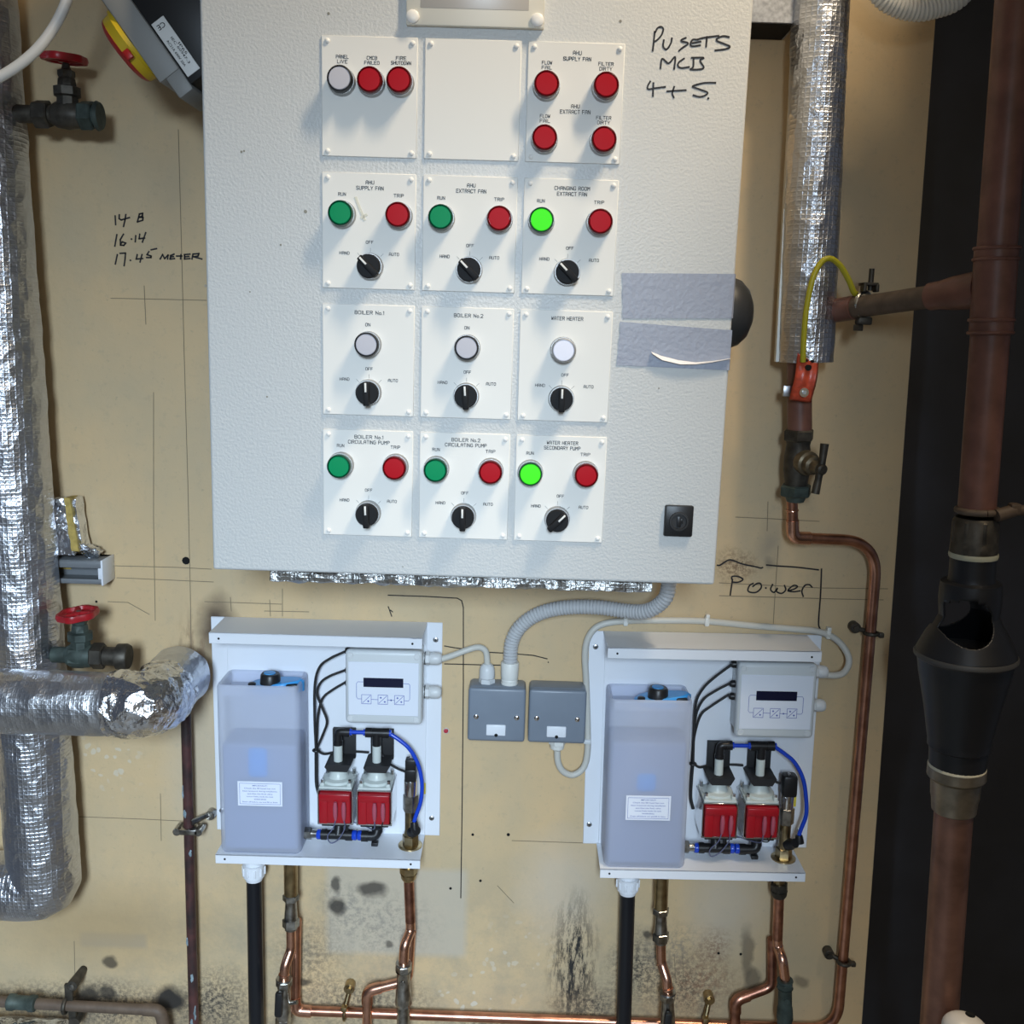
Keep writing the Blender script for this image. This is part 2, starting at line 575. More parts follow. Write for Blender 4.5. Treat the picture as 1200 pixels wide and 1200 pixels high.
def wall_mat():
    """beige painted board with smudges, mould, scorch, old filler and a painted shade, each where it is on the wall"""
    m = bpy.data.materials.new('beige_board')
    m.use_nodes = True
    nt = m.node_tree
    L = nt.links.new
    N = nt.nodes.new
    b = nt.nodes['Principled BSDF']
    b.inputs['Roughness'].default_value = .55
    g = N('ShaderNodeNewGeometry')

    def nz(scale, detail=4, stretch=None, rough=.6):
        n = N('ShaderNodeTexNoise'); n.inputs['Scale'].default_value = scale; n.inputs['Detail'].default_value = detail
        n.inputs['Roughness'].default_value = rough
        if stretch:
            mp = N('ShaderNodeMapping'); mp.inputs['Scale'].default_value = stretch
            L(g.outputs['Position'], mp.inputs['Vector']); L(mp.outputs[0], n.inputs['Vector'])
        else:
            L(g.outputs['Position'], n.inputs['Vector'])
        return n.outputs['Fac']

    def mr(sock, a, b_, c=0, d=1):
        r = N('ShaderNodeMapRange'); r.clamp = True
        r.inputs[1].default_value = a; r.inputs[2].default_value = b_; r.inputs[3].default_value = c; r.inputs[4].default_value = d
        L(sock, r.inputs[0]); return r.outputs[0]

    def mul(a, b_):
        r = N('ShaderNodeMath'); r.operation = 'MULTIPLY'
        L(a, r.inputs[0])
        if isinstance(b_, (int, float)): r.inputs[1].default_value = b_
        else: L(b_, r.inputs[1])
        return r.outputs[0]
    warp = N('ShaderNodeTexNoise'); warp.inputs['Scale'].default_value = 22; warp.inputs['Detail'].default_value = 4
    L(g.outputs['Position'], warp.inputs['Vector'])
    wv = N('ShaderNodeVectorMath'); wv.operation = 'MULTIPLY_ADD'; wv.inputs[1].default_value = (.035, 0, .035)
    L(warp.outputs['Color'], wv.inputs[0]); L(g.outputs['Position'], wv.inputs[2])
    off = N('ShaderNodeVectorMath'); off.operation = 'SUBTRACT'; off.inputs[1].default_value = (.0175, 0, .0175)
    L(wv.outputs[0], off.inputs[0])
    POS = off.outputs[0]

    def ell(px, py, rx, ry, inner=.3, warped=True):
        c = at(px, py, 0)
        s = N('ShaderNodeVectorMath'); s.operation = 'SUBTRACT'; s.inputs[1].default_value = (c.x, 0, c.z)
        L(POS if warped else g.outputs['Position'], s.inputs[0])
        k = N('ShaderNodeVectorMath'); k.operation = 'MULTIPLY'
        k.inputs[1].default_value = (1 / (rx * .00131), 0, 1 / (ry * .00136))
        L(s.outputs[0], k.inputs[0])
        l = N('ShaderNodeVectorMath'); l.operation = 'LENGTH'
        L(k.outputs[0], l.inputs[0])
        return mr(l.outputs['Value'], inner, 1.0, 1, 0)

    def rect(x0, y0, x1, y1, soft=.006):
        a, b_ = at(x0, y0, 0), at(x1, y1, 0)
        cx, cz, hx, hz = (a.x + b_.x) / 2, (a.z + b_.z) / 2, abs(b_.x - a.x) / 2, abs(b_.z - a.z) / 2
        sp = N('ShaderNodeSeparateXYZ'); L(g.outputs['Position'], sp.inputs[0])
        fs = []
        for o, c, h in (('X', cx, hx), ('Z', cz, hz)):
            s = N('ShaderNodeMath'); s.operation = 'SUBTRACT'; s.inputs[1].default_value = c; L(sp.outputs[o], s.inputs[0])
            q = N('ShaderNodeMath'); q.operation = 'ABSOLUTE'; L(s.outputs[0], q.inputs[0])
            fs.append(mr(q.outputs[0], h - soft, h + soft, 1, 0))
        return mul(fs[0], fs[1])
    state = {'c': None}

    def blend(fac, col):
        mx = N('ShaderNodeMix'); mx.data_type = 'RGBA'
        L(fac, mx.inputs[0])
        if state['c'] is None: mx.inputs[6].default_value = (.62, .45, .25, 1)
        else: L(state['c'], mx.inputs[6])
        mx.inputs[7].default_value = (*col, 1)
        state['c'] = mx.outputs[2]
    speck = mr(nz(150, 6, None, .8), .44, .56)
    speck2 = mr(nz(85, 7, None, .8), .46, .58)
    streak = mr(nz(30, 7, (3.2, 1, .7), .85), .46, .54)
    big = mr(nz(5, 4), .40, .66)
    blend(mul(big, .8), (.50, .40, .25))
    blend(mul(mr(nz(9, 5, (1, 1, .25)), .5, .72), .5), (.50, .40, .26))
    blend(mul(mr(nz(60, 5, None, .75), .55, .70), .35), (.38, .31, .21))
    blend(mul(mr(nz(130, 4), .64, .70), .35), (.30, .25, .18))
    blend(mul(mul(ell(420, 1130, 620, 170, .3, False), mr(nz(13, 7, None, .75), .42, .62)), .65), (.36, .305, .215))
    # greyish wash and filler
    blend(mul(rect(383, 1015, 545, 1121), .8), (.50, .44, .345))
    blend(mul(rect(94, 1092, 172, 1111, .004), .8), (.34, .31, .255))
    blend(mul(ell(660, 1040, 70, 90), .55), (.54, .49, .41))
    blend(mul(ell(850, 1060, 60, 80), .5), (.53, .49, .42))
    blend(mul(ell(240, 900, 60, 160), .45), (.53, .48, .39))
    # browned patch low on the left
    blend(mul(ell(120, 1085, 170, 70, .2), .75), (.42, .295, .15))
    # grime along the foot
    for e in ((100, 1200, 260, 60, .55), (330, 1205, 200, 50, .45), (760, 1200, 160, 60, .5), (560, 1215, 200, 30, .5)):
        blend(mul(mul(ell(*e[:4], .1), mr(nz(38, 6, None, .8), .34, .58)), e[4] * 1.25), (.12, .105, .085))
    # mould
    for e in ((110, 1178, 190, 42, .9), (255, 1175, 60, 60, .9), (420, 1175, 120, 45, .75), (360, 1120, 60, 60, .55),
              (600, 1200, 130, 20, .8), (800, 1155, 70, 60, .8), (745, 1135, 45, 60, .9), (690, 1180, 60, 40, .9)):
        blend(mul(mul(ell(*e[:4], .2), speck), e[4]), (.05, .045, .04))
    for e in ((450, 1085, 80, 60, .5), (400, 1060, 40, 50, .5), (790, 1110, 50, 40, .6)):
        blend(mul(mul(ell(*e[:4], .2), speck2), e[4]), (.16, .15, .14))
    blend(mul(mul(ell(672, 1130, 36, 105, .35), streak), 1.0), (.02, .02, .02))
    blend(mul(mul(ell(820, 1150, 60, 50, .2), speck2), .7), (.20, .10, .06))
    blend(mul(mul(ell(838, 1110, 26, 34, .2), speck), .7), (.22, .12, .07))
    for e in ((395, 1064, 9, 11, .9), (437, 1043, 14, 8, .85), (394, 1036, 4, 9, .8), (128, 1126, 6, 6, .8), (128, 1166, 8, 7, .85),
              (103, 1166, 14, 10, .9), (200, 1172, 17, 15, 1), (356, 1150, 7, 5, .8), (936, 1150, 8, 7, .5), (880, 1148, 9, 12, .6), (876, 1115, 7, 26, .55), (761, 1098, 5, 5, .8), (455, 1107, 4, 4, .7)):
        blend(mul(mul(ell(e[0], e[1], e[2] * 1.55, e[3] * 1.55, .5), mr(nz(210, 4, None, .8), .10, .34)), e[4]), (.035, .03, .025))
    # scorch beside the white case, rust, smudges and one painted shade
    blend(mul(ell(256, 738, 30, 52, .25), .92), (.05, .028, .018))
    blend(mul(mul(ell(228, 770, 30, 70, .1), mr(nz(30, 5, (3, 1, 1)), .48, .6)), .6), (.18, .09, .05))
    blend(mul(mul(ell(862, 662, 30, 26, .2), speck), .8), (.14, .07, .03))
    blend(mul(ell(900, 640, 16, 34, .1), .45), (.22, .20, .17))
    blend(mul(ell(905, 660, 10, 8, .2), .5), (.12, .11, .09))
    blend(mul(ell(200, 230, 30, 90, .1), .22), (.30, .25, .19))  # soft shade below the isolator, painted into the wall colour
    # dabs of pale paint
    vo = N('ShaderNodeTexVoronoi'); vo.inputs['Scale'].default_value = 62
    L(POS, vo.inputs['Vector'])
    dots = mr(vo.outputs['Distance'], .22, .30, 1, 0)
    for e in ((560, 1165, 60, 40, .75), (130, 890, 50, 50, .55), (600, 1120, 60, 60, .45)):
        blend(mul(mul(ell(*e[:4], .4), dots), e[4]), (.62, .58, .48))
    L(state['c'], b.inputs['Base Color'])
    bp = N('ShaderNodeBump'); bp.inputs['Strength'].default_value = .25; bp.inputs['Distance'].default_value = .002
    L(nz(70, 4), bp.inputs['Height']); L(bp.outputs['Normal'], b.inputs['Normal'])
    return m


WALL = wall_mat()
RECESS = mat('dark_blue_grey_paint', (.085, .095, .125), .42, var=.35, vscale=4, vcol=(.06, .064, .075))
CONC = mat('concrete_floor', (.20, .19, .175), .8, var=.3, vscale=6)

# ------------------------------------------------------------------ the setting
mb = MB()
o = [(-1.6, 0), (.660, 0), (.646, .45), (.6206, 1.441), (.607, 2.0), (.592, 2.7), (-1.6, 2.7)]
mb.poly(o, 0, .018)
wall = mb.build('wall_back', WALL)
prop(wall, kind='structure')
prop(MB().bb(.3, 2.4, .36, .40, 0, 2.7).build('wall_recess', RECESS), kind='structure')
prop(MB().bb(-1.6, 2.4, -3.9, .36, -.03, 0).build('floor', CONC), kind='structure')

# unseen wall added behind the camera, its doorway shaped to cut the daylight
prop(MB().bb(.22, 2.4, -2.10, -2.0, 0, 3.2).bb(-1.6, .22, -2.10, -2.0, 1.96, 3.2).bb(-1.6, -.75, -2.10, -2.0, 0, 1.96).build('wall_front', mat('painted_block', (.30, .28, .24), .7)), kind='structure')
# added unseen board that keeps the batten's light off the right wall
prop(MB().bb(.60, 2.4, -.66, .36, 2.25, 2.30).build('light_blocker_1', mat('blocker_board', (.30, .28, .24), .7)), kind='structure')


def strokes(name, parent, m, Y, wd, lines, s=1, ox=0, oy=0, smooth=True):
    mb = MB()
    for ln in lines:
        p = [at(q[0] / s + ox, q[1] / s + oy, Y) for q in ln]
        if smooth and len(p) > 2: p = spline(p, 5)
        if len(p) == 1:
            mb.cyl(p[0], p[0] + Vector((0, -.0006, 0)), wd * .6, None, 10)
        elif smooth:
            mb.strip(p, wd)
        else:
            for a, b in zip(p, p[1:]):
                mb.strip([a, b], wd)
    return mb.build(name, m, parent)


s_ = 8.571
strokes('handwriting', wall, MARK, 0, .0023, [
    [(128, 112), (133, 200)], [(170, 100), (168, 140), (190, 152), (272, 128)], [(235, 98), (228, 150), (212, 218)],
    [(372, 92), (352, 172)], [(372, 92), (405, 85), (402, 112), (372, 125)], [(372, 125), (408, 128), (405, 155), (352, 172)],
    [(145, 300), (125, 415)], [(212, 295), (180, 350), (182, 405), (215, 408), (235, 385), (200, 372), (185, 390)],
    [(293, 345)], [(335, 310), (330, 372)], [(375, 295), (370, 340), (425, 335)], [(435, 280), (402, 375)],
    [(150, 500), (130, 595)], [(178, 488), (232, 485), (228, 540), (218, 612)], [(282, 558)],
    [(350, 500), (340, 545), (405, 540)], [(398, 500), (378, 575)], [(468, 470), (448, 500), (490, 515), (488, 530), (445, 530)], [(490, 452), (545, 440)],
    [(580, 545), (605, 500), (625, 540), (660, 505)], [(660, 505), (655, 545)],
    [(720, 495), (685, 510), (680, 545), (725, 540)], [(690, 522), (715, 520)], [(745, 515), (800, 515)], [(790, 500), (785, 545)],
    [(880, 495), (825, 500), (825, 545), (880, 540)], [(830, 522), (870, 518)],
    [(910, 495), (900, 545)], [(910, 495), (970, 490), (960, 515), (915, 522), (1000, 545)]], s_, 120, 240, False)
strokes('handwriting', wall, MARK, 0, .0024, [
    [(158, 335), (145, 420), (135, 490)], [(150, 330), (155, 305), (215, 305), (263, 335), (215, 362), (165, 362)],
    [(362, 405), (405, 375), (440, 378), (445, 420), (400, 462), (345, 465), (312, 445), (330, 395), (365, 375)],
    [(492, 420)], [(560, 385), (540, 435), (575, 465), (610, 420), (600, 455), (650, 475), (692, 440), (680, 395)],
    [(715, 450), (780, 430), (810, 405), (770, 395), (715, 445), (770, 458), (835, 450)],
    [(868, 505), (855, 450), (885, 395), (930, 388), (955, 412)],
    [(5, 192), (35, 190), (100, 148), (150, 140), (260, 180), (380, 205), (440, 220), (460, 215)],
    [(500, 190), (620, 200), (800, 212), (1020, 238)],
    [(1052, 230), (1042, 480), (1022, 760), (1035, 828)]], s_, 840, 640)
strokes('marker_line', wall, MARK, 0, .0017, [
    [(455, 697.5), (500, 699), (536, 701), (541, 704), (543, 712), (543, 800), (541.5, 950), (540, 1052)],
    [(521, 757), (532, 759), (543, 760.5)], [(521, 778), (560, 779), (586, 779.5)], [(574, 764.5), (590, 765.3)],
    [(606, 766.5), (625, 768), (641, 772)], [(642.5, 776)], [(455, 711), (459, 722)], [(457.5, 715), (460, 717)]], smooth=False)
strokes('pencil_line', wall, PENCIL, 0, .0010, [
    [(130, 349.5), (200, 351), (242, 352)], [(169, 335), (171, 380)], [(209, 152), (213, 300), (216, 420), (220, 560), (223, 690), (224.5, 790)],
    [(180, 460), (180, 610), (182, 727)], [(134, 663), (210, 665), (248, 667)], [(137, 677), (250, 682)], [(912, 640), (908, 700), (906, 735)],
    [(843, 683), (960, 689), (1040, 690)], [(843, 698), (980, 702), (1035, 703)], [(862, 606), (905, 608), (960, 611)], [(900, 588), (899, 622)],
    [(93, 957), (170, 960), (212, 962)], [(188, 930), (189, 985)], [(87, 1103), (88, 1148)], [(240, 705), (300, 707), (330, 708)], [(270, 700), (271, 716)], [(316, 703), (317, 722)], [(310, 716), (362, 717)],
    [(331, 690), (331, 722)], [(600, 985), (690, 988)], [(583, 1038), (602, 1058)], [(790, 1118), (792, 1150)], [(800, 1120), (801, 1152)], [(127, 705), (150, 706), (175, 720)]], smooth=False)
for (x, y, r) in ((218, 657, 5), (113, 705, 1.6), (373 / 3.53 + 490, 978, 2.2)):
    c = at(x, y, 0); MB().cyl(c, c + Vector((0, -.0006, 0)), r * .0012, None, 9).build('drill_hole', DARKIN, wall)
for (x, y) in ((554, 978), (563, 1032), (842, 1117), (868, 1118), (528, 1041)):
    c = at(x, y, 0); MB().cyl(c, c + Vector((0, -.0006, 0)), .0022, None, 10).build('drill_hole', DARKIN, wall)

# ------------------------------------------------------------------ control cabinet
CZ = 1.25
cab = thing('control_cabinet', 'large grey wall-mounted control cabinet with rows of indicator lights and rotary switches', 'control cabinet', (0, -.15, CZ))
MB().bb(-.296, .296, -.287, 0, CZ + .003, 2.247, .004).build('enclosure', GREY, cab)
door = MB().bb(-.30, .30, -.30, -.286, CZ, 2.25, .0035, 3).build('door_panel', GREY, cab)
s_ = 9.23
strokes('handwriting', door, MARK, -.30, .0020, [
    [(160, 160), (150, 260), (138, 365)], [(165, 165), (190, 120), (225, 105), (252, 130), (235, 190), (200, 235), (155, 270)],
    [(258, 250), (250, 310), (270, 345), (300, 340), (335, 280), (345, 230)],
    [(495, 225), (450, 245), (455, 265), (510, 275), (515, 295), (470, 325), (425, 362)],
    [(625, 245), (570, 245), (545, 290), (565, 315), (650, 305)], [(565, 282), (655, 265)], [(610, 245), (700, 222), (850, 203)], [(725, 215), (715, 320)],
    [(962, 215), (900, 205), (840, 230), (830, 255), (900, 285), (972, 318), (930, 345), (815, 360)],
    [(222, 552), (240, 450), (310, 500), (380, 430), (370, 560)], [(475, 450), (420, 490), (412, 530), (450, 550), (530, 540)],
    [(560, 440), (690, 440), (650, 470), (690, 545), (640, 565), (545, 565), (575, 540), (580, 440)],
    [(110, 697), (85, 745), (90, 780), (160, 770), (272, 755)], [(145, 715), (140, 855)], [(295, 803), (495, 790)], [(370, 755), (350, 820), (365, 870)],
    [(815, 710), (700, 712), (600, 735), (570, 752), (640, 780), (730, 815), (700, 850), (640, 862), (578, 845)], [(738, 880)]], s_, 750, 20)
# bits of wear on the door: small chips
for (x, y, r) in ((385, 16, 1.6), (727, 25, 1.6), (283, 178, 1.4), (286, 177, 1.2), (358, 248, 2.0), (329, 287, 1.2), (293, 342, .9), (313, 465, 1.1), (241, 335, 1.6), (472, 664, .8), (772, 455, .9)):
    c = at(x, y, -.30)
    MB().cyl(c, c + Vector((0, -.0004, 0)), r * .001, None, 8).build('paint_chip', mat('chipped_paint', (.25, .24, .20), .7), door)

XS = (-.167, -.0539, .0585)
ZT = (CZ + .6025, CZ + .4599, CZ + .3164, CZ + .1731)
ZH = (.1256, .1261, .1261, .1254)
PW = .105
YD, YP = -.30, -.3022
# (row, col): titles, lights (dx, dz, kind, caption), switch angle
PL = {
    (0, 0): ([], [(.0228, .0478, 'white', 'PANEL\nLIVE'), (.0552, .0482, 'red', 'CMCB\nFAILED'), (.0870, .0476, 'red', 'FIRE\nSHUTDOWN')], None),
    (0, 1): ([], [], None),
    (0, 2): ([('AHU', .0098), ('SUPPLY FAN', .0160), ('AHU', .0650), ('EXTRACT FAN', .0708)],
             [(.0208, .0471, 'red', 'FLOW\nFAIL'), (.0851, .0467, 'red', 'FILTER\nDIRTY'), (.0206, .1025, 'red', 'FLOW\nFAIL'), (.0852, .1025, 'red', 'FILTER\nDIRTY')], None),
    (1, 0): ([('AHU', .0090), ('SUPPLY FAN', .0151)], [(.0234, .0455, 'green', 'RUN'), (.0868, .0455, 'red', 'TRIP')], (.0544, .1014, 45)),
    (1, 1): ([('AHU', .0090), ('EXTRACT FAN', .0151)], [(.0211, .0466, 'green', 'RUN'), (.0859, .0463, 'red', 'TRIP')], (.0533, .1019, 45)),
    (1, 2): ([('CHANGING ROOM', .0090), ('EXTRACT FAN', .0151)], [(.0202, .0465, 'lit', 'RUN'), (.0851, .0464, 'red', 'TRIP')], (.0512, .1015, 45)),
    (2, 0): ([('BOILER No.1', .0080)], [(.0528, .0447, 'white', 'ON')], (.0533, .0993, 2)),
    (2, 1): ([('BOILER No.2', .0080)], [(.0529, .0449, 'white', 'ON')], (.0528, .0998, 4)),
    (2, 2): ([('WATER HEATER', .0080)], [(.0501, .0445, 'whitelit', '')], (.0500, .0997, 0)),
    (3, 0): ([('BOILER No.1', .0070), ('CIRCULATING PUMP', .0130)], [(.0215, .0411, 'green', 'RUN'), (.0855, .0411, 'red', 'TRIP')], (.0535, .0974, 2)),
    (3, 1): ([('BOILER No.2', .0070), ('CIRCULATING PUMP', .0130)], [(.0199, .0423, 'green', 'RUN'), (.0834, .0427, 'red', 'TRIP')], (.0525, .0973, 1)),
    (3, 2): ([('WATER HEATER', .0070), ('SECONDARY PUMP', .0130)], [(.0172, .0433, 'lit', 'RUN'), (.0817, .0429, 'red', 'TRIP')], (.0504, .0976, -44)),
}
LENS = {'red': (RED, REDD), 'green': (GRN, GRND), 'lit': (LIT, GRND), 'white': (WHL, BLK), 'whitelit': (WHLIT, BEZ)}
CAPTION_DZ = .0228
for (r, c), (titles, lights, sw) in PL.items():
    x0, zt, h = XS[c], ZT[r], ZH[r]
    p = MB().bb(x0, x0 + PW, YP, YD + .0005, zt - h, zt, .0006, 1).build('label_plate', PLATE, cab)
    for sx in (.0065, PW - .0055):
        for sz in (.0058, h - .0052):
            q = Vector((x0 + sx, YP, zt - sz))
            MB().lathe(q, (0, -1, 0), [(0, .0028), (.0012, .0028), (.0022, .0018), (.0025, .0003)], 14).build('screw', CAPW, p)
    t = MB()
    for s, dz in titles:
        t.engrave(s, (x0 + .0535, YP, zt - dz - .0010), .0037, len(s) * .0030, .00058)
    for dx, dz, k, cap in lights:
        if not cap: continue
        ls = cap.split('\n')
        for i, s in enumerate(ls):
            zz = dz - (.0222 if len(ls) == 1 else (.0262, .0212)[i])
            if r == 0 and c == 2: zz += .0008
            t.engrave(s, (x0 + dx - (.001 if len(ls) == 1 else 0), YP, zt - zz), .0033, len(s) * .0027, .00052)
    if sw:
        dx, dz, ang = sw
        for s, ox, oz in (('OFF', 0, .0268), ('HAND', -.0284, .0143), ('AUTO', .0275, .0143)):
            t.engrave(s, (x0 + .0535 + ox, YP, zt - dz + oz), .0031, len(s) * .0027, .00052)
        for a in (-45, 0, 45):
            a = math.radians(a)
            dr = Vector((math.sin(a), 0, math.cos(a)))
            cc = Vector((x0 + dx, YP, zt - dz))
            t.strip([cc + dr * .0160, cc + dr * .0205], .00028, .0002)
    if t.v: t.build('lettering', INK, p)
    for dx, dz, k, cap in lights:
        q = Vector((x0 + dx, YP, zt - dz))
        li = MB().lathe(q, (0, -1, 0), [(0, .0150), (.004, .0150), (.0055, .0143), (.010, .0143), (.010, .012)], 32).build('indicator_light', BEZ, cab)
        le, rim = LENS[k]
        MB().lathe(q + Vector((0, -.0095, 0)), (0, -1, 0), [(0, .0138), (.0085, .0138), (.0098, .0132), (.0102, .0122), (.0098, .0120), (.006, .0119)], 32).build('bezel', rim, li)
        MB().lathe(q + Vector((0, -.012, 0)), (0, -1, 0), [(0, .0118), (.0065, .0118), (.0072, .0112), (.0074, .006)], 32).build('lens', le, li)
    if sw:
        dx, dz, ang = sw
        q = Vector((x0 + dx, YP, zt - dz))
        so = MB().lathe(q, (0, -1, 0), [(0, .0150), (.004, .0150), (.006, .0142), (.010, .0140), (.010, .012)], 32).build('selector_switch', BEZ, cab)
        kb = MB().lathe(q + Vector((0, -.0095, 0)), (0, -1, 0), [(0, .0132), (.007, .0130), (.008, .0122), (.008, .004)], 32)
        R = Matrix.Rotation(-math.radians(ang), 4, 'Y')
        kb.box(q + Vector((0, -.021, 0)) + R @ Vector((0, 0, -.0005)), (.0068, .0095, .0275), .0012, R)
        kb.build('knob', mat('knob_black', (.012, .012, .013), .6, spec=.2), so)
        MB().box(q + Vector((0, -.0259, 0)) + R @ Vector((0, 0, .0068)), (.0022, .0008, .0105), .0003, R).build('pointer', PLATE, so)
# scuff of old glue on one plate
strokes('glue_smear', cab, mat('old_glue', (.62, .60, .50), .5), YP, .0032, [[(417, 232), (421, 243), (425, 252), (427, 257)], [(424, 255), (429, 252)]])
# key lock, display window, side knob
lk = MB().bb(.2352, .2690, -.3062, -.2995, 1.3085, 1.3460, .0022).build('lock_plate', BLK, cab)
q = Vector((.2520, -.3062, 1.3270))
MB().lathe(q, (0, -1, 0), [(0, .0115), (.0018, .0112), (.0020, .0090), (.0006, .0085), (.0006, .004)], 24).build('lock_barrel', BLKR, lk)
MB().box(q + Vector((0, -.0012, 0)), (.0045, .0022, .0125), .0006).box(q + Vector((.003, -.0012, .001)), (.003, .0018, .006), .0005).build('keyway', BLK, lk)
dp = MB().bb(-.0745, .0745, -.3075, -.2995, 1.8640, 1.985, .0015).build('display_frame', mat('ivory_frame', (.72, .68, .58), .4), cab)
MB().bb(-.0595, .0580, -.3079, -.305, 1.8812, 1.970, .0010).build('window_panel', mat('display_cover', (.50, .46, .41), .3), dp)
for sx in (-.0672, .0672):
    MB().lathe((sx, -.3075, 1.8722), (0, -1, 0), [(0, .0072), (.0022, .0070), (.0034, .0055), (.0036, .001)], 20).build('screw', CAPW, dp)
kc = at(860, 367, -.245)
MB().lathe((.296, -.245, kc.z), (1, 0, 0), [(0, .042), (.010, .0425), (.022, .038), (.031, .029), (.0365, .016), (.0375, .004)], 36).build('side_knob', mat('grey_black_plastic', (.030, .030, .030), .45), cab)

# duct tape on the door
def tape(corners, name, label, rag=True):
    a, b, c, d = PX(corners, -.3003)
    n, mrows = 26, 7
    vs, fs = [], []
    for j in range(mrows + 1):
        for i in range(n + 1):
            u, v = i / n, j / mrows
            p = (a * (1 - u) + b * u) * (1 - v) + (d * (1 - u) + c * u) * v
            if i == 0 and rag: p.x += .0022 * noise.noise(Vector((j * 1.7, 3.1, .2)))
            p.y -= .0004 + .0004 * abs(noise.noise(p * 90))
            vs.append(p)
    W = n + 1
    for j in range(mrows):
        for i in range(n):
            fs.append([j * W + i, j * W + i + 1, (j + 1) * W + i + 1, (j + 1) * W + i])
    # tape wraps round the edge of the cabinet
    k = len(vs)
    for j in range(mrows + 1):
        e = vs[j * W + n]
        vs.append(Vector((.3009, -.298, e.z))); vs.append(Vector((.3009, -.262, e.z)))
    for j in range(mrows):
        fs.append([j * W + n, k + 2 * j, k + 2 * j + 2, (j + 1) * W + n])
        fs.append([k + 2 * j, k + 2 * j + 1, k + 2 * j + 3, k + 2 * j + 2])
    o_ = MB().add(vs, fs).build(name, TAPE)
    o_.data.polygons.foreach_set('use_smooth', [False] * len(o_.data.polygons))
    so = o_.modifiers.new('thick', 'SOLIDIFY'); so.thickness = .0003; so.offset = 0
    return prop(o_, label, 'tape', 'strips of grey tape on the cabinet door')


tape([(729, 320), (861, 321), (857, 373), (730, 373)], 'duct_tape', 'upper strip of grey duct tape, lying flat across the cabinet door edge')
t2 = tape([(727, 377), (858, 387), (854, 434), (723, 428)], 'duct_tape', 'lower strip of grey duct tape with a curled white tear in it')
ORG[t2.name] = Vector((0, 0, 0))
tear = PX([(763, 412), (775, 417), (795, 422), (815, 424.5), (835, 423), (856, 420)], -.3015)
tb = PX([(765, 415), (776, 422), (797, 427), (815, 427), (835, 424.5), (856, 420.5)], -.307)
vs = tear + tb
MB().add(vs, [[i, i + 1, 7 + i, 6 + i] for i in range(5)]).build('torn_flap', TAPEW, t2)
# foil-faced strip of insulation under the cabinet
mb = MB()
n, k = 70, 6
prof = [(-.262, 1.2495), (-.268, 1.240), (-.267, 1.2310), (-.255, 1.2265), (-.10, 1.2265), (-.06, 1.2495)]
vs, fs = [], []
for i in range(n + 1):
    x = -.240 + .470 * i / n
    for j, (y, z) in enumerate(prof):
        jj = 0 if j in (0, 5) else 1
        vs.append(Vector((x, y + jj * .005 * noise.noise(Vector((x * 90, j * 3.3, 0))), z + jj * (.0030 * noise.noise(Vector((x * 75, j * 1.9, 4)))))))
for i in range(n):
    for j in range(5):
        fs.append([i * 6 + j, i * 6 + j + 1, (i + 1) * 6 + j + 1, (i + 1) * 6 + j])
    fs.append([i * 6 + 5, i * 6, (i + 1) * 6, (i + 1) * 6 + 5])
fs += [list(range(6)), [n * 6 + j for j in range(6)][::-1]]
prop(MB().add(vs, fs).build('insulation_strip', foil_mat('foil_ragged', .42, .3, .9, (.45, .45, .44))), 'ragged foil-faced insulation strip along the underside of the grey control cabinet', 'insulation')

# ------------------------------------------------------------------ filling units
U1 = Vector((-.2195, 0, .7445))
U2 = Vector((.3553, 0, .7420))


def u(x, y, Y):
    """unit-local point seen at the left unit's zoomed pixel"""
    return at(x / 3.5294 + 220, y / 3.5294 + 680, Y) - U1


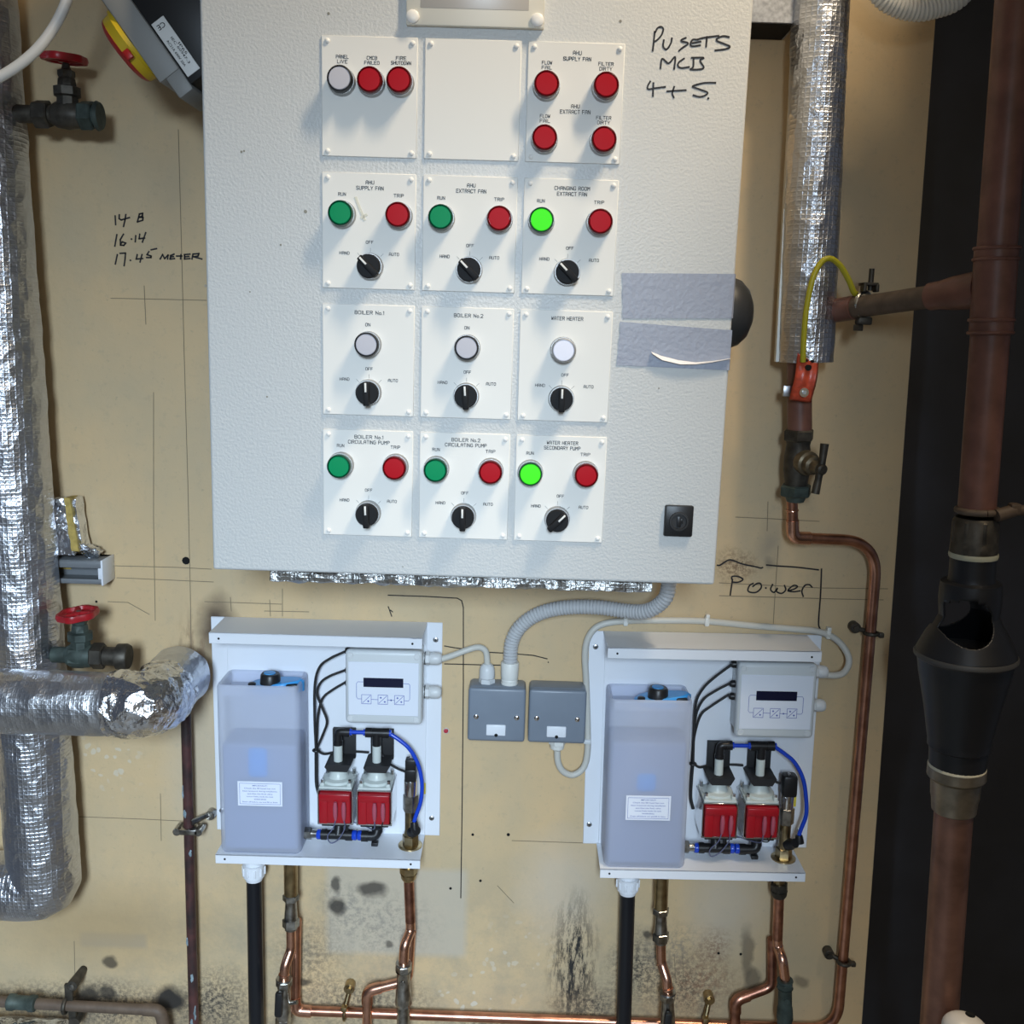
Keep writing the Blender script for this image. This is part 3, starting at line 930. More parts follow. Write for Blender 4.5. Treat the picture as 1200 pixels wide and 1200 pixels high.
def filling_unit(loc, rot, label, water_z, right_unit):
    R = thing('filling_unit', label, 'filling unit', loc, 'white pressurisation cases under the control cabinet', True)
    R.rotation_euler = (0, rot, 0)
    # case: backplate with flanges, raised pan, roof and shelf with turned lips
    case = MB().bb(-.174, .176, -.0022, 0, .012, .3585, .0008, 1).build('backplate', WHT, R)
    for sx, sz in ((.166, .332), (.163, .042), (-.164, .334), (-.165, .045)):
        sc = MB().lathe((sx, -.0022, sz), (0, -1, 0), [(0, .0042), (.0014, .0040), (.0022, .0025), (.0022, .0005)], 14)
        sc.build('screw', STEEL, case)
        MB().box((sx, -.0046, sz), (.0046, .0005, .0008)).box((sx, -.0046, sz), (.0008, .0005, .0046)).build('screw_slot', DARKIN, case)
    MB().bb(-.150, .153, -.0050, -.0020, .0146, .357, .0006, 1).build('rear_pan', WHT, R)
    rf = MB().bb(-.153, .153, -.082, -.002, .3570, .3588, .0004, 1).bb(-.153, .153, -.082, -.0805, .3425, .3588, .0004, 1).build('roof_sheet', WHT, R)
    sh = MB().bb(-.153, .153, -.082, -.002, .0128, .0146, .0004, 1).bb(-.153, .153, -.082, -.0805, 0, .0146, .0004, 1).build('shelf', WHT, R)
    for z, q in ((.350, rf), (.0074, sh)):
        for sx in (-.139, .139):
            MB().cyl((sx, -.0816, z), (sx, -.0826, z), .0016, None, 12).build('rivet', DARKIN, q)
    MB().box((.1500, -.0062, .0925), (.007, .002, .018), .0004).build('caution_sticker', YSTK, R)
    # translucent tank
    x0, x1, y0, y1, z0, z1 = -.147, -.026, -.0785, -.006, .0148, .2785
    def rr(ins, n=5, rad=.010):
        pts = []
        rad = max(rad - ins, .002)
        for cx, cy, a0 in ((x1 - ins - rad, y1 - ins - rad, 0), (x0 + ins + rad, y1 - ins - rad, 90), (x0 + ins + rad, y0 + ins + rad, 180), (x1 - ins - rad, y0 + ins + rad, 270)):
            for k in range(n + 1):
                a = math.radians(a0 + 90 * k / n)
                pts.append((cx + rad * math.cos(a), cy + rad * math.sin(a)))
        return pts
    rings = [(.004, z0), (.0008, z0 + .003), (0, z0 + .006), (0, z1 - .004), (.0012, z1 - .001), (.003, z1), (.005, z1 - .001), (.006, z1 - .004), (.006, z1 - .018)]
    vs, fs = [], []
    for ins, z in rings:
        vs += [Vector((x, y, z)) for x, y in rr(ins)]
    K = len(rr(0))
    for i in range(len(rings) - 1):
        for k in range(K):
            k2 = (k + 1) % K
            fs.append([i * K + k, i * K + k2, (i + 1) * K + k2, (i + 1) * K + k])
    fs += [list(range(K))[::-1], [(len(rings) - 1) * K + k for k in range(K)]]
    tank = MB().add(vs, fs).build('tank', TANK, R, sharp=50)
    MB().bb(x0 + .005, x1 - .005, y0 + .005, y1 - .004, z0 + .004, water_z, .006, 3).build('water_level', WATER, tank)
    MB().bb(-.1050, -.0720, y0 + .0026, y0 + .024, .1335, .184 if not right_unit else .166, .008, 4).build('float', FLOAT, tank)
    # blue cap on top of the tank
    zc = z1 - .016
    cp = MB()
    ol = []
    for k in range(28):
        a = 2 * math.pi * k / 28
        ol.append((-.070 + .042 * math.cos(a) + (.004 * math.cos(2 * a)), -.046 + .020 * math.sin(a)))
    nn = len(ol)
    tilt = lambda x: .010 + (x + .070) * .10
    vs = [(x, y, zc) for x, y in ol] + [(x, y, zc + tilt(x)) for x, y in ol] + [(-.070 + (x + .070) * .9, -.046 + (y + .046) * .88, zc + tilt(x) + .003) for x, y in ol]
    fs = [[nn * l + i, nn * l + (i + 1) % nn, nn * (l + 1) + (i + 1) % nn, nn * (l + 1) + i] for l in range(2) for i in range(nn)] + [[2 * nn + i for i in range(nn)], list(range(nn))[::-1]]
    cap = cp.add(vs, fs).build('tank_cap', CAPB, tank)
    MB().lathe((-.074, -.050, zc + .010), (0.04, 0, 1), [(0, .0150), (.014, .0145), (.0165, .0125), (.0165, .008)], 28).build('cap_knob', BLK, tank)
    MB().lathe((-.0745, -.050, zc + .0262), (0.04, 0, 1), [(0, .0088), (.0012, .0085), (.0014, .004)], 24).build('cap_button', CAPB, tank)
    MB().lathe((-.099, -.058, zc + .006), (0, 0, 1), [(0, .006), (.007, .0055), (.008, .004)], 20).box((-.040, -.058, zc + .008), (.018, .012, .012), .003).build('cap_clip', BLK, tank)
    # notice on the tank
    lx0, lx1, lz0, lz1 = -.118, -.052, .0925, .1310
    yl = y0 - .0004
    nb = MB().bb(lx0, lx1, yl - .0003, y0 + .0005, lz0, lz1, .0002, 1).build('notice_label', mat('notice_white', (.80, .84, .93), .4), tank)
    t = MB()
    y_ = yl - .0004
    cx = (lx0 + lx1) / 2
    for i, (s, wd) in enumerate((('IMPORTANT!', .022), ('Check the fill head has not', .046), ('been loosened during installation', .051), ('and that the float valve', .037), ('moves freely inside the tank', .039), ('WARNING', .018), ('Drain off before use and fill to 5mm', .052))):
        t.text(s, (cx, y_, lz1 - .0062 - i * .0043), .0020, wd)
    for a, b in (((lx0 + .003, lz0 + .003), (lx1 - .003, lz0 + .003)), ((lx0 + .003, lz1 - .003), (lx1 - .003, lz1 - .003)), ((lx0 + .003, lz0 + .003), (lx0 + .003, lz1 - .003)), ((lx1 - .003, lz0 + .003), (lx1 - .003, lz1 - .003))):
        t.strip([(a[0], yl - .0003, a[1]), (b[0], yl - .0003, b[1])], .0005, .0002)
    t.build('lettering', BLUEINK, nb)
    # controller box
    cx0, cx1, cz0, cz1 = .0385, .1515, .2175, .3305
    if right_unit: cx0, cx1, cz0, cz1 = .0410, .1560, .2165, .3315
    W, H = cx1 - cx0, cz1 - cz0
    bx = MB().bb(cx0 + .0025, cx1 - .0025, -.046, -.005, cz0 + .0025, cz1 - .0025, .005, 3).bb(cx0, cx1, -.060, -.044, cz0, cz1, .006, 4).build('controller_box', BOXG, R)
    fx = lambda a: cx0 + W * a
    fz = lambda a: cz1 - H * a
    MB().bb(fx(.04), fx(.955), -.0608, -.0590, fz(.875), fz(.15), .0006, 1).build('keypad_overlay', OVER, bx)
    MB().bb(fx(.238), fx(.756), -.0613, -.0600, fz(.487), fz(.362), .0003, 1).build('display_screen', LCD, bx)
    t = MB()
    yk = -.0608
    def ln(*pts):
        t.strip([(fx(a), yk, fz(b)) for a, b in pts], .0007, .0003)
    ln((.238, .42), (.165, .42), (.148, .44), (.148, .63), (.165, .652), (.215, .652))
    ln((.756, .43), (.825, .43), (.84, .45), (.84, .64), (.825, .662), (.77, .662))
    ln((.34, .655), (.43, .657)); ln((.55, .66), (.645, .66))
    for i, bxc in enumerate((.277, .49, .705)):
        h_, v_ = .062, .062
        ln((bxc - h_, .655 - v_), (bxc + h_, .655 - v_)); ln((bxc - h_, .655 + v_), (bxc + h_, .655 + v_))
        ln((bxc - h_, .655 - v_), (bxc - h_, .655 + v_)); ln((bxc + h_, .655 - v_), (bxc + h_, .655 + v_))
        ln((bxc - h_ * .8, .655 + v_ * .8), (bxc + h_ * .8, .655 - v_ * .8))
        for dx, dz in (((.024, .026),), ((-.026, -.026), (.026, .03)), ((-.024, -.026), (.026, .026)))[i]:
            q = (fx(bxc + dx), fz(.655 + dz))
            t.poly([(q[0] - .0016, q[1]), (q[0], q[1] - .0016), (q[0] + .0016, q[1]), (q[0], q[1] + .0016)], yk - .0003, yk)
    q = (fx(.598), fz(.66))
    t.poly([(q[0] - .0018, q[1]), (q[0], q[1] - .0016), (q[0] + .0018, q[1]), (q[0], q[1] + .0016)], yk - .0003, yk)
    t.build('keypad_print', BLUEINK, bx)
    for a in (.065, .925):
        for b in (.07, .925):
            MB().lathe((fx(a), -.0598, fz(b)), (0, -1, 0), [(0, .0048), (.0012, .0046), (.0014, .0034), (.0004, .0032), (.0004, .0005)], 18).build('screw', GLAND, bx)
    # cable glands on the right side
    for i, z in enumerate((.3115, .2590)):
        if right_unit: z -= .001
        x = cx1 - .003
        k = .85 if right_unit else 1.0
        gl = MB().lathe((x, -.030, z), (1, 0, 0), [(0, .0085), (.004, .0085)], 20).hexnut((x + .0045, -.030, z), (x + .0115, -.030, z), .0105).lathe((x + .0115, -.030, z), (1, 0, 0), [(0, .0085), (.002, .0097), (.012 * k, .0095), (.0165 * k, .0078), (.018 * k, .0055)], 20)
        gl.build('cable_gland', GLAND, R)
        MB().lathe((x + .0038, -.030, z), (1, 0, 0), [(0, .0100), (.0012, .0100)], 20).build('gland_washer', BLK, R)
    # black leads leaving the left side of the box
    for z in (.3190, .2885, .2690):
        MB().lathe((cx0 + .004, -.028, z), (-1, 0, 0), [(0, .0055), (.006, .0055), (.009, .0042)], 14).build('lead_gland', BLK, R)
    Yc = -.028
    if right_unit:
        leads = [[(652, 320), (600, 345), (555, 390), (528, 450), (526, 560), (530, 700)], [(652, 402), (600, 408), (560, 440), (535, 500), (530, 600), (532, 700)], [(652, 455), (600, 465), (560, 500), (540, 570), (534, 640), (533, 705)]]
    else:
        leads = [[(652, 320), (590, 325), (548, 360), (529, 430), (527, 560), (532, 700)], [(652, 402), (590, 397), (552, 425), (538, 470), (560, 530), (578, 585), (560, 640), (534, 700)], [(652, 455), (600, 455), (560, 490), (541, 560), (536, 640), (533, 705)]]
    for i, l in enumerate(leads):
        pts = [u(x, y, Yc + .004 * i) for x, y in l]
        pts[0].x = cx0 - .003; pts[0].z = (.3190, .2885, .2690)[i]
        MB().tube(spline(pts), .0019, 10).build('control_lead', BLKR, R)
    MB().tube(spline([u(533, 700, -.024), u(533, 760, -.022), u(534, 840, -.022), u(545, 890, -.024)]), .0026, 10).build('control_lead', BLKR, R)
    MB().tube(spline([u(533, 700, -.024), u(565, 718, -.020), u(610, 712, -.012), u(690, 709, -.012), u(750, 713, -.016)]), .0019, 10).build('control_lead', BLKR, R)
    MB().tube(spline([u(800, 715, -.020), u(830, 755, -.022), u(870, 780, -.028), u(908, 795, -.034)]), .0019, 10).build('control_lead', BLKR, R)
    q = u(533, 703, -.024)
    MB().torus(q, (0, 0, 1), .0046, .0016, 18, 8).build('cable_tie', BLK, R)
    # two solenoid pumps
    for i, cx in enumerate((.0240, .0822 if not right_unit else .0862)):
        pm = thing('pump', None, None, (0, 0, 0), None, True)
        del_ = pm
        bpy.data.objects.remove(del_)
        zb, zt = .0605, .1140
        pm = MB().bb(cx - .0265, cx + .0265, -.068, -.008, zb - .0005, zb + .0022, .0006, 1).bb(cx - .0265, cx - .0245, -.068, -.008, zb, zt + .002, .0006, 1).bb(cx + .0245, cx + .0265, -.068, -.008, zb, zt + .002, .0006, 1).bb(cx - .0265, cx + .0265, -.068, -.008, zt, zt + .0020, .0006, 1).build('pump_yoke', CHROME, R)
        MB().bb(cx - .0235, cx + .0235, -.0725, -.012, zb + .0035, zt - .0015, .0025, 3).bb(cx - .0235, cx + .0235, -.0755, -.060, zt - .014, zt - .002, .002, 2).bb(cx - .0235, cx - .010, -.0740, -.060, zb + .0035, zt - .012, .002, 2).build('pump_coil', PUMPR, pm)
        MB().bb(cx - .0210, cx + .0210, -.066, -.012, zb - .004, zb, .001).build('coil_shoe', BLK, pm)
        fl = MB().bb(cx - .0245, cx + .0245, -.066, -.010, zt + .002, zt + .0055, .0012).lathe((cx, -.038, zt + .005), (0, 0, 1), [(0, .024), (.004, .023), (.006, .016), (.010, .0135), (.016, .0115), (.020, .0115)], 24)
        for sx in (-.020, .020):
            fl.bb(cx + sx - .003, cx + sx + .003, -.064, -.052, zt + .005, zt + .010, .001)
        fl.build('pump_flange', PUMPW, pm)
        for sx in (-.0205, .0205):
            for sy in (-.060, -.018):
                MB().cyl((cx + sx, sy, zt + .004), (cx + sx, sy, zt + .0145), .0024, None, 10).build('bolt', CHROME, pm)
        bk = MB().bb(cx - .013, cx + .022, -.0145, -.006, .142, .190, .001).poly([(cx - .018, .146), (cx - .012, .139), (cx + .016, .139), (cx + .022, .150), (cx + .018, .150), (cx - .012, .150)], -.056, -.006)
        bk.build('rubber_bracket', BLKR, pm)
        MB().cyl((cx, -.040, .136), (cx, -.040, .1765), .0066, None, 18, .0006).build('outlet_tube', PUMPW, pm)
        for sx, sz in ((.002, 0), (.0145, 0)):
            MB().tube([(cx + sx, -.0775, zt - .0130), (cx + sx, -.0782, zt - .022), (cx + sx, -.0775, zt - .034), (cx + sx, -.0765, zt - .042)], lambda k: (.0024, .0036, .0032, .0018)[k], 12).build('terminal_sleeve', SLEEVE, pm)
        # thin wires from the terminals
        s = 1 if i == 0 else .6
        MB().tube(spline([(cx + .002, -.076, zt - .042), (cx - .002, -.074, .058), (cx - .012, -.066, .040), (cx - .008, -.060, .026 + .004 * i), (cx + .004, -.062, .034), (cx + .0145, -.070, .056), (cx + .0145, -.076, zt - .042)]) if i == 0 else spline([(cx + .002, -.076, zt - .042), (cx + .000, -.070, .056), (cx - .014, -.050, .049), (cx - .034, -.046, .054)]), .0009, 8).build('wire', mat('grey_wire', (.12, .13, .22), .4), pm)
        if i == 1:
            MB().tube(spline([(cx + .0145, -.076, zt - .042), (cx + .010, -.070, .057), (cx - .004, -.052, .051), (cx - .03, -.044, .050)]), .0009, 8).build('wire', BLKR, pm)
        # push-fit under the pump
        MB().lathe((cx + .001, -.040, .0575), (0, 0, -1), [(0, .006), (.006, .006), (.007, .0075), (.012, .0075)], 18).build('push_fit_collar', BLU, pm)
    c1, c2 = .0240, .0822 if not right_unit else .0862
    # outlet elbow, tee and blue tube across the top
    zt_ = .1960
    MB().tube(fillet([(c1, -.040, .176), (c1, -.040, zt_), (c1 + .017, -.040, zt_)], .006), .0062, 14).lathe((c1, -.040, .1755), (0, 0, 1), [(0, .0075), (.006, .0075)], 14).lathe((c1 + .010, -.040, zt_), (1, 0, 0), [(0, .0072), (.008, .0072)], 14).build('push_elbow', BLK, R)
    MB().cyl((c2 - .016, -.040, zt_), (c2 + .018, -.040, zt_), .0062, None, 14).cyl((c2, -.040, .176), (c2, -.040, zt_), .0066, None, 14).lathe((c2 - .017, -.040, zt_), (1, 0, 0), [(0, .0073), (.010, .0073)], 14).lathe((c2 + .009, -.040, zt_), (1, 0, 0), [(0, .0073), (.010, .0073)], 14).build('push_tee', BLK, R)
    for xa in (c1 + .018, c2 - .020, c2 + .019):
        MB().lathe((xa, -.040, zt_), (1, 0, 0), [(0, .0050), (.003, .0050)], 14).build('push_fit_collar', BLU, R)
    MB().cyl((c1 + .018, -.040, zt_), (c2 - .017, -.040, zt_), .0031, None, 12).build('blue_tube', BLU, R)
    ex = 1.0
    pts = [u(832, 645, -.040), u(875, 660, -.042), u(920, 700, -.044), u(955, 765, -.046), u(970, 840, -.048), u(965, 915, -.050), u(945, 975, -.052), u(937, 1000, -.053)]
    if right_unit:
        pts = [p + Vector((.004 + .003 * (k > 4), 0, -.001)) for k, p in enumerate(pts)]
    pts[0] = Vector((c2 + .018, -.040, zt_))
    MB().tube(spline(pts), .0031, 12).build('blue_tube', BLU, R)
    # suction line along the bottom
    zl = .0335
    yl2 = -.046
    MB().hexnut((-.028, yl2, zl), (-.016, yl2, zl), .0095).cyl((-.028, yl2, zl), (-.006, yl2, zl), .0062, None, 16).build('tank_union', NICK, R)
    for xa in (-.008, c1 + .022, c1 + .030):
        MB().lathe((xa, yl2, zl - .001), (1, 0, 0), [(0, .0068), (.0015, .0076), (.0055, .0076), (.007, .0064)], 16).build('push_fit_collar', BLU, R)
    MB().cyl((-.002, yl2, zl - .001), (c1 + .022, yl2, zl - .001), .0070, None, 16).cyl((c1, yl2, zl - .001), (c1 + .001, -.040, .047), .0075, None, 16).lathe((c1 + .012, yl2, zl - .001), (1, 0, 0), [(0, .0085), (.010, .0085)], 16).lathe((-.001, yl2, zl - .001), (1, 0, 0), [(0, .0082), (.008, .0082)], 16).box((c1 + .014, yl2, .044), (.005, .006, .010), .001).build('push_tee', BLK, R)
    MB().tube(fillet([(c1 + .036, yl2, zl - .002), (c2 + .001, yl2, zl - .002), (c2 + .001, -.040, .048)], .008), .0072, 14).lathe((c1 + .036, yl2, zl - .002), (1, 0, 0), [(0, .0083), (.010, .0083)], 16).lathe((c2 + .001, -.041, .036), (0, 0, 1), [(0, .0084), (.010, .0084)], 16).box((c2 - .002, yl2, .020), (.010, .010, .006), .001).build('push_elbow', BLK, R)
    # pressure sensor on its brass stub
    sx = .1338 if not right_unit else .1300
    ys = -.040
    MB().lathe((sx, ys, .0146), (0, 0, 1), [(0, .0185), (.002, .0185), (.003, .0150), (.003, .010)], 28).build('brass_flange', BRASS, R)
    MB().hexnut((sx, ys, .0165), (sx, ys, .0330), .0125).lathe((sx, ys, .033), (0, 0, 1), [(0, .0095), (.004, .0095), (.006, .0085), (.040, .0085)], 20).build('brass_stub', BRASS, R)
    MB().hexnut((sx, ys, .072), (sx, ys, .098), .0118).build('sensor_hex', NICK, R)
    MB().lathe((sx, ys, .098), (0, 0, 1), [(0, .0095), (.002, .0100), (.024, .0100), (.026, .009)], 24).build('pressure_sensor', CHROME, R)
    if right_unit:
        MB().box((sx + .001, ys, .135), (.022, .022, .034), .004).build('sensor_plug', BLK, R)
    else:
        MB().bb(sx - .0085, sx + .0090, ys - .010, ys + .010, .122, .142, .002).bb(sx - .008, sx + .0085, ys - .008, ys + .008, .140, .157, .002).build('sensor_plug', BLK, R)
    MB().lathe((sx, ys, .1565 if not right_unit else .1515), (.0, -.3, 1), [(0, .003), (.0015, .0025), (.0018, .001)], 12).build('plug_screw', CHROME, R)
    MB().lathe((sx + .003, ys - .006, .040), (.35, -.6, .45), [(0, .0085), (.010, .0085), (.012, .007), (.019, .007)], 16).build('push_elbow', BLK, R)
    e = Vector(pts[-1])
    MB().lathe(e, (.1, -.1, -1), [(0, .005), (.004, .006), (.012, .007)], 14).build('push_fit_collar', BLK, R)
    return R


filling_unit(U1, math.radians(-.25), 'white open-fronted filling unit whose back corner is scorched, next to the foil elbow', .187, False)
filling_unit(U2, math.radians(-.75), 'white open-fronted filling unit below the word Power, grey cable looping over its roof', .212, True)

# ------------------------------------------------------------------ fused spurs with conduit and cables


def spur(px, py, label):
    c = at(px, py, -.0455)
    r = thing('fused_spur', label, 'fused spur', (c.x, 0, c.z), 'grey metal fused spur boxes on the wall')
    W, H = .0425, .0415
    MB().bb(c.x - W, c.x + W, -.040, 0, c.z - H, c.z + H, .006, 3).build('back_box', SPUR, r)
    MB().bb(c.x - W, c.x + W, -.0460, -.0395, c.z - H, c.z + H, .0042, 3).build('cover_plate', SPUR, r)
    for sx in (-.0305, .030):
        s_ = MB().lathe((c.x + sx, -.046, c.z - .003), (0, -1, 0), [(0, .0040), (.0012, .0038), (.002, .0025), (.0022, .0005)], 16).build('screw', CHROME, r)
    fc = MB().bb(c.x - .0150, c.x + .0140, -.0485, -.045, c.z - .0315, c.z - .0145, .0014).build('fuse_carrier', WHT, r)
    MB().cyl((c.x, -.0484, c.z - .0305), (c.x, -.0490, c.z - .0305), .0026, None, 12).build('carrier_notch', DARKIN, fc)
    return r, c


sp1, c1 = spur(582, 838, 'grey fused spur box with corrugated conduit entering its top')
sp2, c2 = spur(653, 840, 'grey fused spur box with a white cable gland hanging under it')
zt1 = c1.z + .0415
g = at(570.5, 800, -.022)
MB().hexnut((g.x, -.022, zt1), (g.x, -.022, zt1 + .007), .0125).lathe((g.x, -.022, zt1 + .007), (0, 0, 1), [(0, .0100), (.002, .0118), (.014, .0115), (.020, .0095), (.023, .006)], 20).build('cable_gland', GLAND, sp1)
k = at(597, 800, -.022)
cpl = MB().lathe((k.x, -.022, zt1 - .002), (0, 0, 1), [(0, .0125), (.004, .0128), (.005, .0120), (.008, .0128), (.010, .0120), (.013, .0130), (.034, .0136), (.036, .0125)], 28)
cpl.build('conduit_coupler', IVORY, sp1)
zb2 = c2.z - .0415
g2 = at(653, 872, -.022)
MB().lathe((g2.x, -.022, zb2), (0, 0, -1), [(0, .0090), (.003, .0090)], 20).hexnut((g2.x, -.022, zb2 - .003), (g2.x, -.022, zb2 - .0115), .0132).lathe((g2.x, -.022, zb2 - .0115), (0, 0, -1), [(0, .0112), (.006, .0105), (.0095, .006)], 20).build('cable_gland', IVORY, sp2)

pts = [Vector((k.x, -.022, zt1 + .030))] + PX([(600, 752, -.024), (611, 733, -.028), (632, 719, -.034), (662, 712, -.045), (700, 711.5, -.06), (735, 716, -.075), (758, 716, -.09), (775, 706, -.10), (783, 690, -.105)])
pts.append(Vector((pts[-1].x + .001, -.105, 1.252)))
path = resample(spline(pts, 14), .00125)
cdt = MB().tube(path, lambda i: (.0098, .0110, .0110, .0098)[i % 4], 18).build('flexible_conduit', COND)
prop(cdt, 'grey corrugated flexible conduit arching from the cabinet underside to a spur box', 'conduit')

ptz = [Vector((-.0560, -.030, 1.0560)), Vector((-.0440, -.030, 1.0562))] + PX([(532, 767.5, -.030), (548, 761.5, -.028), (561, 758.5, -.024), (569, 763, -.022), (571, 775, -.022)])
ptz.append(Vector((g.x, -.022, zt1 + .020)))
prop(MB().tube(spline(ptz), .0047, 12).build('power_cable', CABLE), 'short grey cable bridging a filling unit gland and the spur box top', 'cable')
gx = U2 + Vector((.175, -.030, .309))
ptz = [Vector((g2.x, -.022, zb2 - .018))] + PX([(654, 893, -.022), (660, 904, -.020), (672, 908, -.016), (684, 899, -.014), (688.5, 880, -.012), (688.5, 850, -.010), (687, 800, -.010), (685.5, 765, -.011), (691, 744, -.010), (705, 732, -.008), (735, 727.5, -.007), (780, 727, -.006), (828, 728, -.006), (880, 733, -.006), (930, 737, -.006), (958, 740, -.007), (978, 748, -.010), (991, 762, -.016), (995, 776, -.022), (989, 788, -.028), (979, 791.5, -.030)])
ptz.append(Vector((gx.x - .004, -.030, gx.z - .001)))
cab2 = thing('power_cable', 'long grey cable looping from under a spur box over the filling unit roof', 'cable', tuple(ptz[0]))
MB().tube(spline(ptz), .0050, 12).build('sheath', CABLE, cab2)
for x, y in ((733, 727.5), (828, 728), (970, 743)):
    q = at(x, y, -.006)
    MB().box(q, (.007, .014, .0135), .002).box(q + Vector((.001, 0, .008)), (.006, .010, .006), .001).build('cable_clip', IVORY, cab2)
q = at(688, 868, -.012)
MB().box(q, (.012, .013, .007), .002).build('cable_clip', GLAND, cab2)

# red wall plug left in its hole
q = at(523, 856, 0)
pl = thing('wall_plug', 'small red wall plug left in the board near a white flange', 'wall plug', tuple(q))
MB().lathe(q, (0, -1, 0), [(-.004, .0045), (.0015, .0048), (.0020, .0035), (-.002, .0030)], 16).build('collar', mat('plaster_ring', (.55, .5, .44), .8), pl)
MB().lathe(q + Vector((-.0006, 0, 0)), (0, -1, 0), [(-.004, .0034), (.0026, .0034), (.003, .002)], 16).build('sleeve', REDPLUG, pl)

# ------------------------------------------------------------------ pipework under the units


def vert(px, y0, y1, Y):
    a = at(px, y0, Y); b = at(px, y1, Y)
    return a, b


for i, (xa, ya, xb, label) in enumerate(((297.5, 1013, 301, 'black waste pipe dropping from the filling unit next to the foil elbow'), (736, 1029, 730, 'black waste pipe dropping from the filling unit on the Power side'))):
    a = at(xa, ya, -.040); b = at(xb, 1230, -.040)
    base = (U1, U2)[i]
    up = (a - b).normalized()
    r = thing('waste_pipe', label, 'waste pipe', tuple(b), 'black waste pipes')
    MB().cyl(a + up * .012, b, .0118, None, 24).build('pipe', BLKP, r)
    d = (b - a).normalized()
    nut = MB().lathe(a, d, [(-.030, .0125), (-.002, .0135), (-.0015, .0170), (.0185, .0165), (.020, .0140), (.025, .0130)], 20)
    for q in range(10):
        an = q * math.pi / 5
        nut.box(a + d * .0085 + Vector((math.cos(an) * .0166, math.sin(an) * .0166, 0)), (.0035, .0035, .013), .001, Matrix.Rotation(an, 4, 'Z'))
    nut.build('white_nut', WHT, r)


def drop_left(px, label, i, lever_px, hose):
    """cold feed: brass cap, check valve, copper offset, isolating valve with black lever"""
    s = (px[1] - px[0])
    X = lambda x, y, Y=-.045: at(x, y, Y)
    ox, oy = px
    top = X(ox, oy - 8); top.z = (U1, U2)[i].z + .013
    r = thing('feed_pipe', label, 'feed pipe', tuple(X(ox - 5, 1200)), 'feed pipes under the filling units')
    p1 = X(ox, oy + 24)
    MB().lathe(top, p1 - top, [(0, .0115), (.010, .0115), (.012, .0135), (.022, .0135), (.026, .0108), ((p1 - top).length, .0105)], 20).build('brass_cap', BRASS, r)
    p2 = X(ox, oy + 62)
    d = (p2 - p1).normalized(); Lc = (p2 - p1).length
    MB().hexnut(p1, p1 + d * .010, .0128).lathe(p1 + d * .010, d, [(0, .0095), (.003, .0088), (Lc - .022, .0105), (Lc - .018, .0115)], 20).hexnut(p2 - d * .014, p2, .0132).lathe(p2, d, [(0, .010), (.004, .0095)], 18).build('check_valve', NICK, r)
    sg = -1 if i == 0 else 1
    p3 = X(ox + 0.5, oy + 88); p4 = X(ox + 7 * sg, oy + 108, -.060 if i == 0 else -.058); p5 = X(ox + 8 * sg, oy + 122, -.060)
    MB().tube(fillet([p2, p3, p4, p5], .02), .0076, 16).build('copper_offset', COPB, r)
    for q, dd in ((p3 - Vector((0, 0, .002)), p4 - p3), (p5 + Vector((0, 0, .006)), p5 - p4)):
        MB().torus(q, dd, .0076, .0012, 20, 8).build('solder_ring', COPB, r)
    p6 = X(ox + 8.5 * sg, oy + 150, -.060); p7 = X(ox + 9 * sg, oy + 178, -.060)
    if i: p7 = X(ox + 8 * sg, 1225, -.060)
    d = (p7 - p5).normalized(); Lv = (p7 - p5).length
    MB().lathe(p5, d, [(0, .0120), (.002, .0128), (.004, .0105)], 20).hexnut(p5 + d * .004, p5 + d * .014, .0125).lathe(p5 + d * .014, d, [(0, .0105), (.006, .0095), (Lv * .5, .0125), (Lv * .6, .0120), (Lv * .75, .0100)], 20).hexnut(p7 - d * .014, p7, .0125).build('isolating_valve', NICK, r)
    h = p5 + d * (.034 if i == 0 else .045) + Vector((-.004 if i == 0 else -.003, -.016, 0))
    MB().box(h, (.012, .010, .042), .0035, Matrix.Rotation(.05, 4, 'Y')).cyl(h, h + Vector((.003, .012, 0)), .004, None, 12).build('lever', BLK, r)
    if i == 0:
        h2 = p5 + d * .045
        MB().cyl(h2, h2 + Vector((.022, -.004, .007)), .0032, None, 12).build('drain_spout', NICK, r)
    if hose:
        pa = p7
        MB().lathe(pa, d, [(0, .0075), (.002, .0090), (.004, .0075), (.006, .0090), (.008, .0075), (.010, .0088), (.012, .0070)], 18).lathe(pa + d * .012, d, [(0, .0072), (.075, .0074)], 18).build('braided_hose', FLEX, r)
    return r


drop_left((341, 1024), 'copper feed pipe with check valve and black lever beside the first black pipe', 0, None, True)
drop_left((774.5, 1040), 'copper feed pipe with check valve, black lever and no hose, by the farther black pipe', 1, None, False)


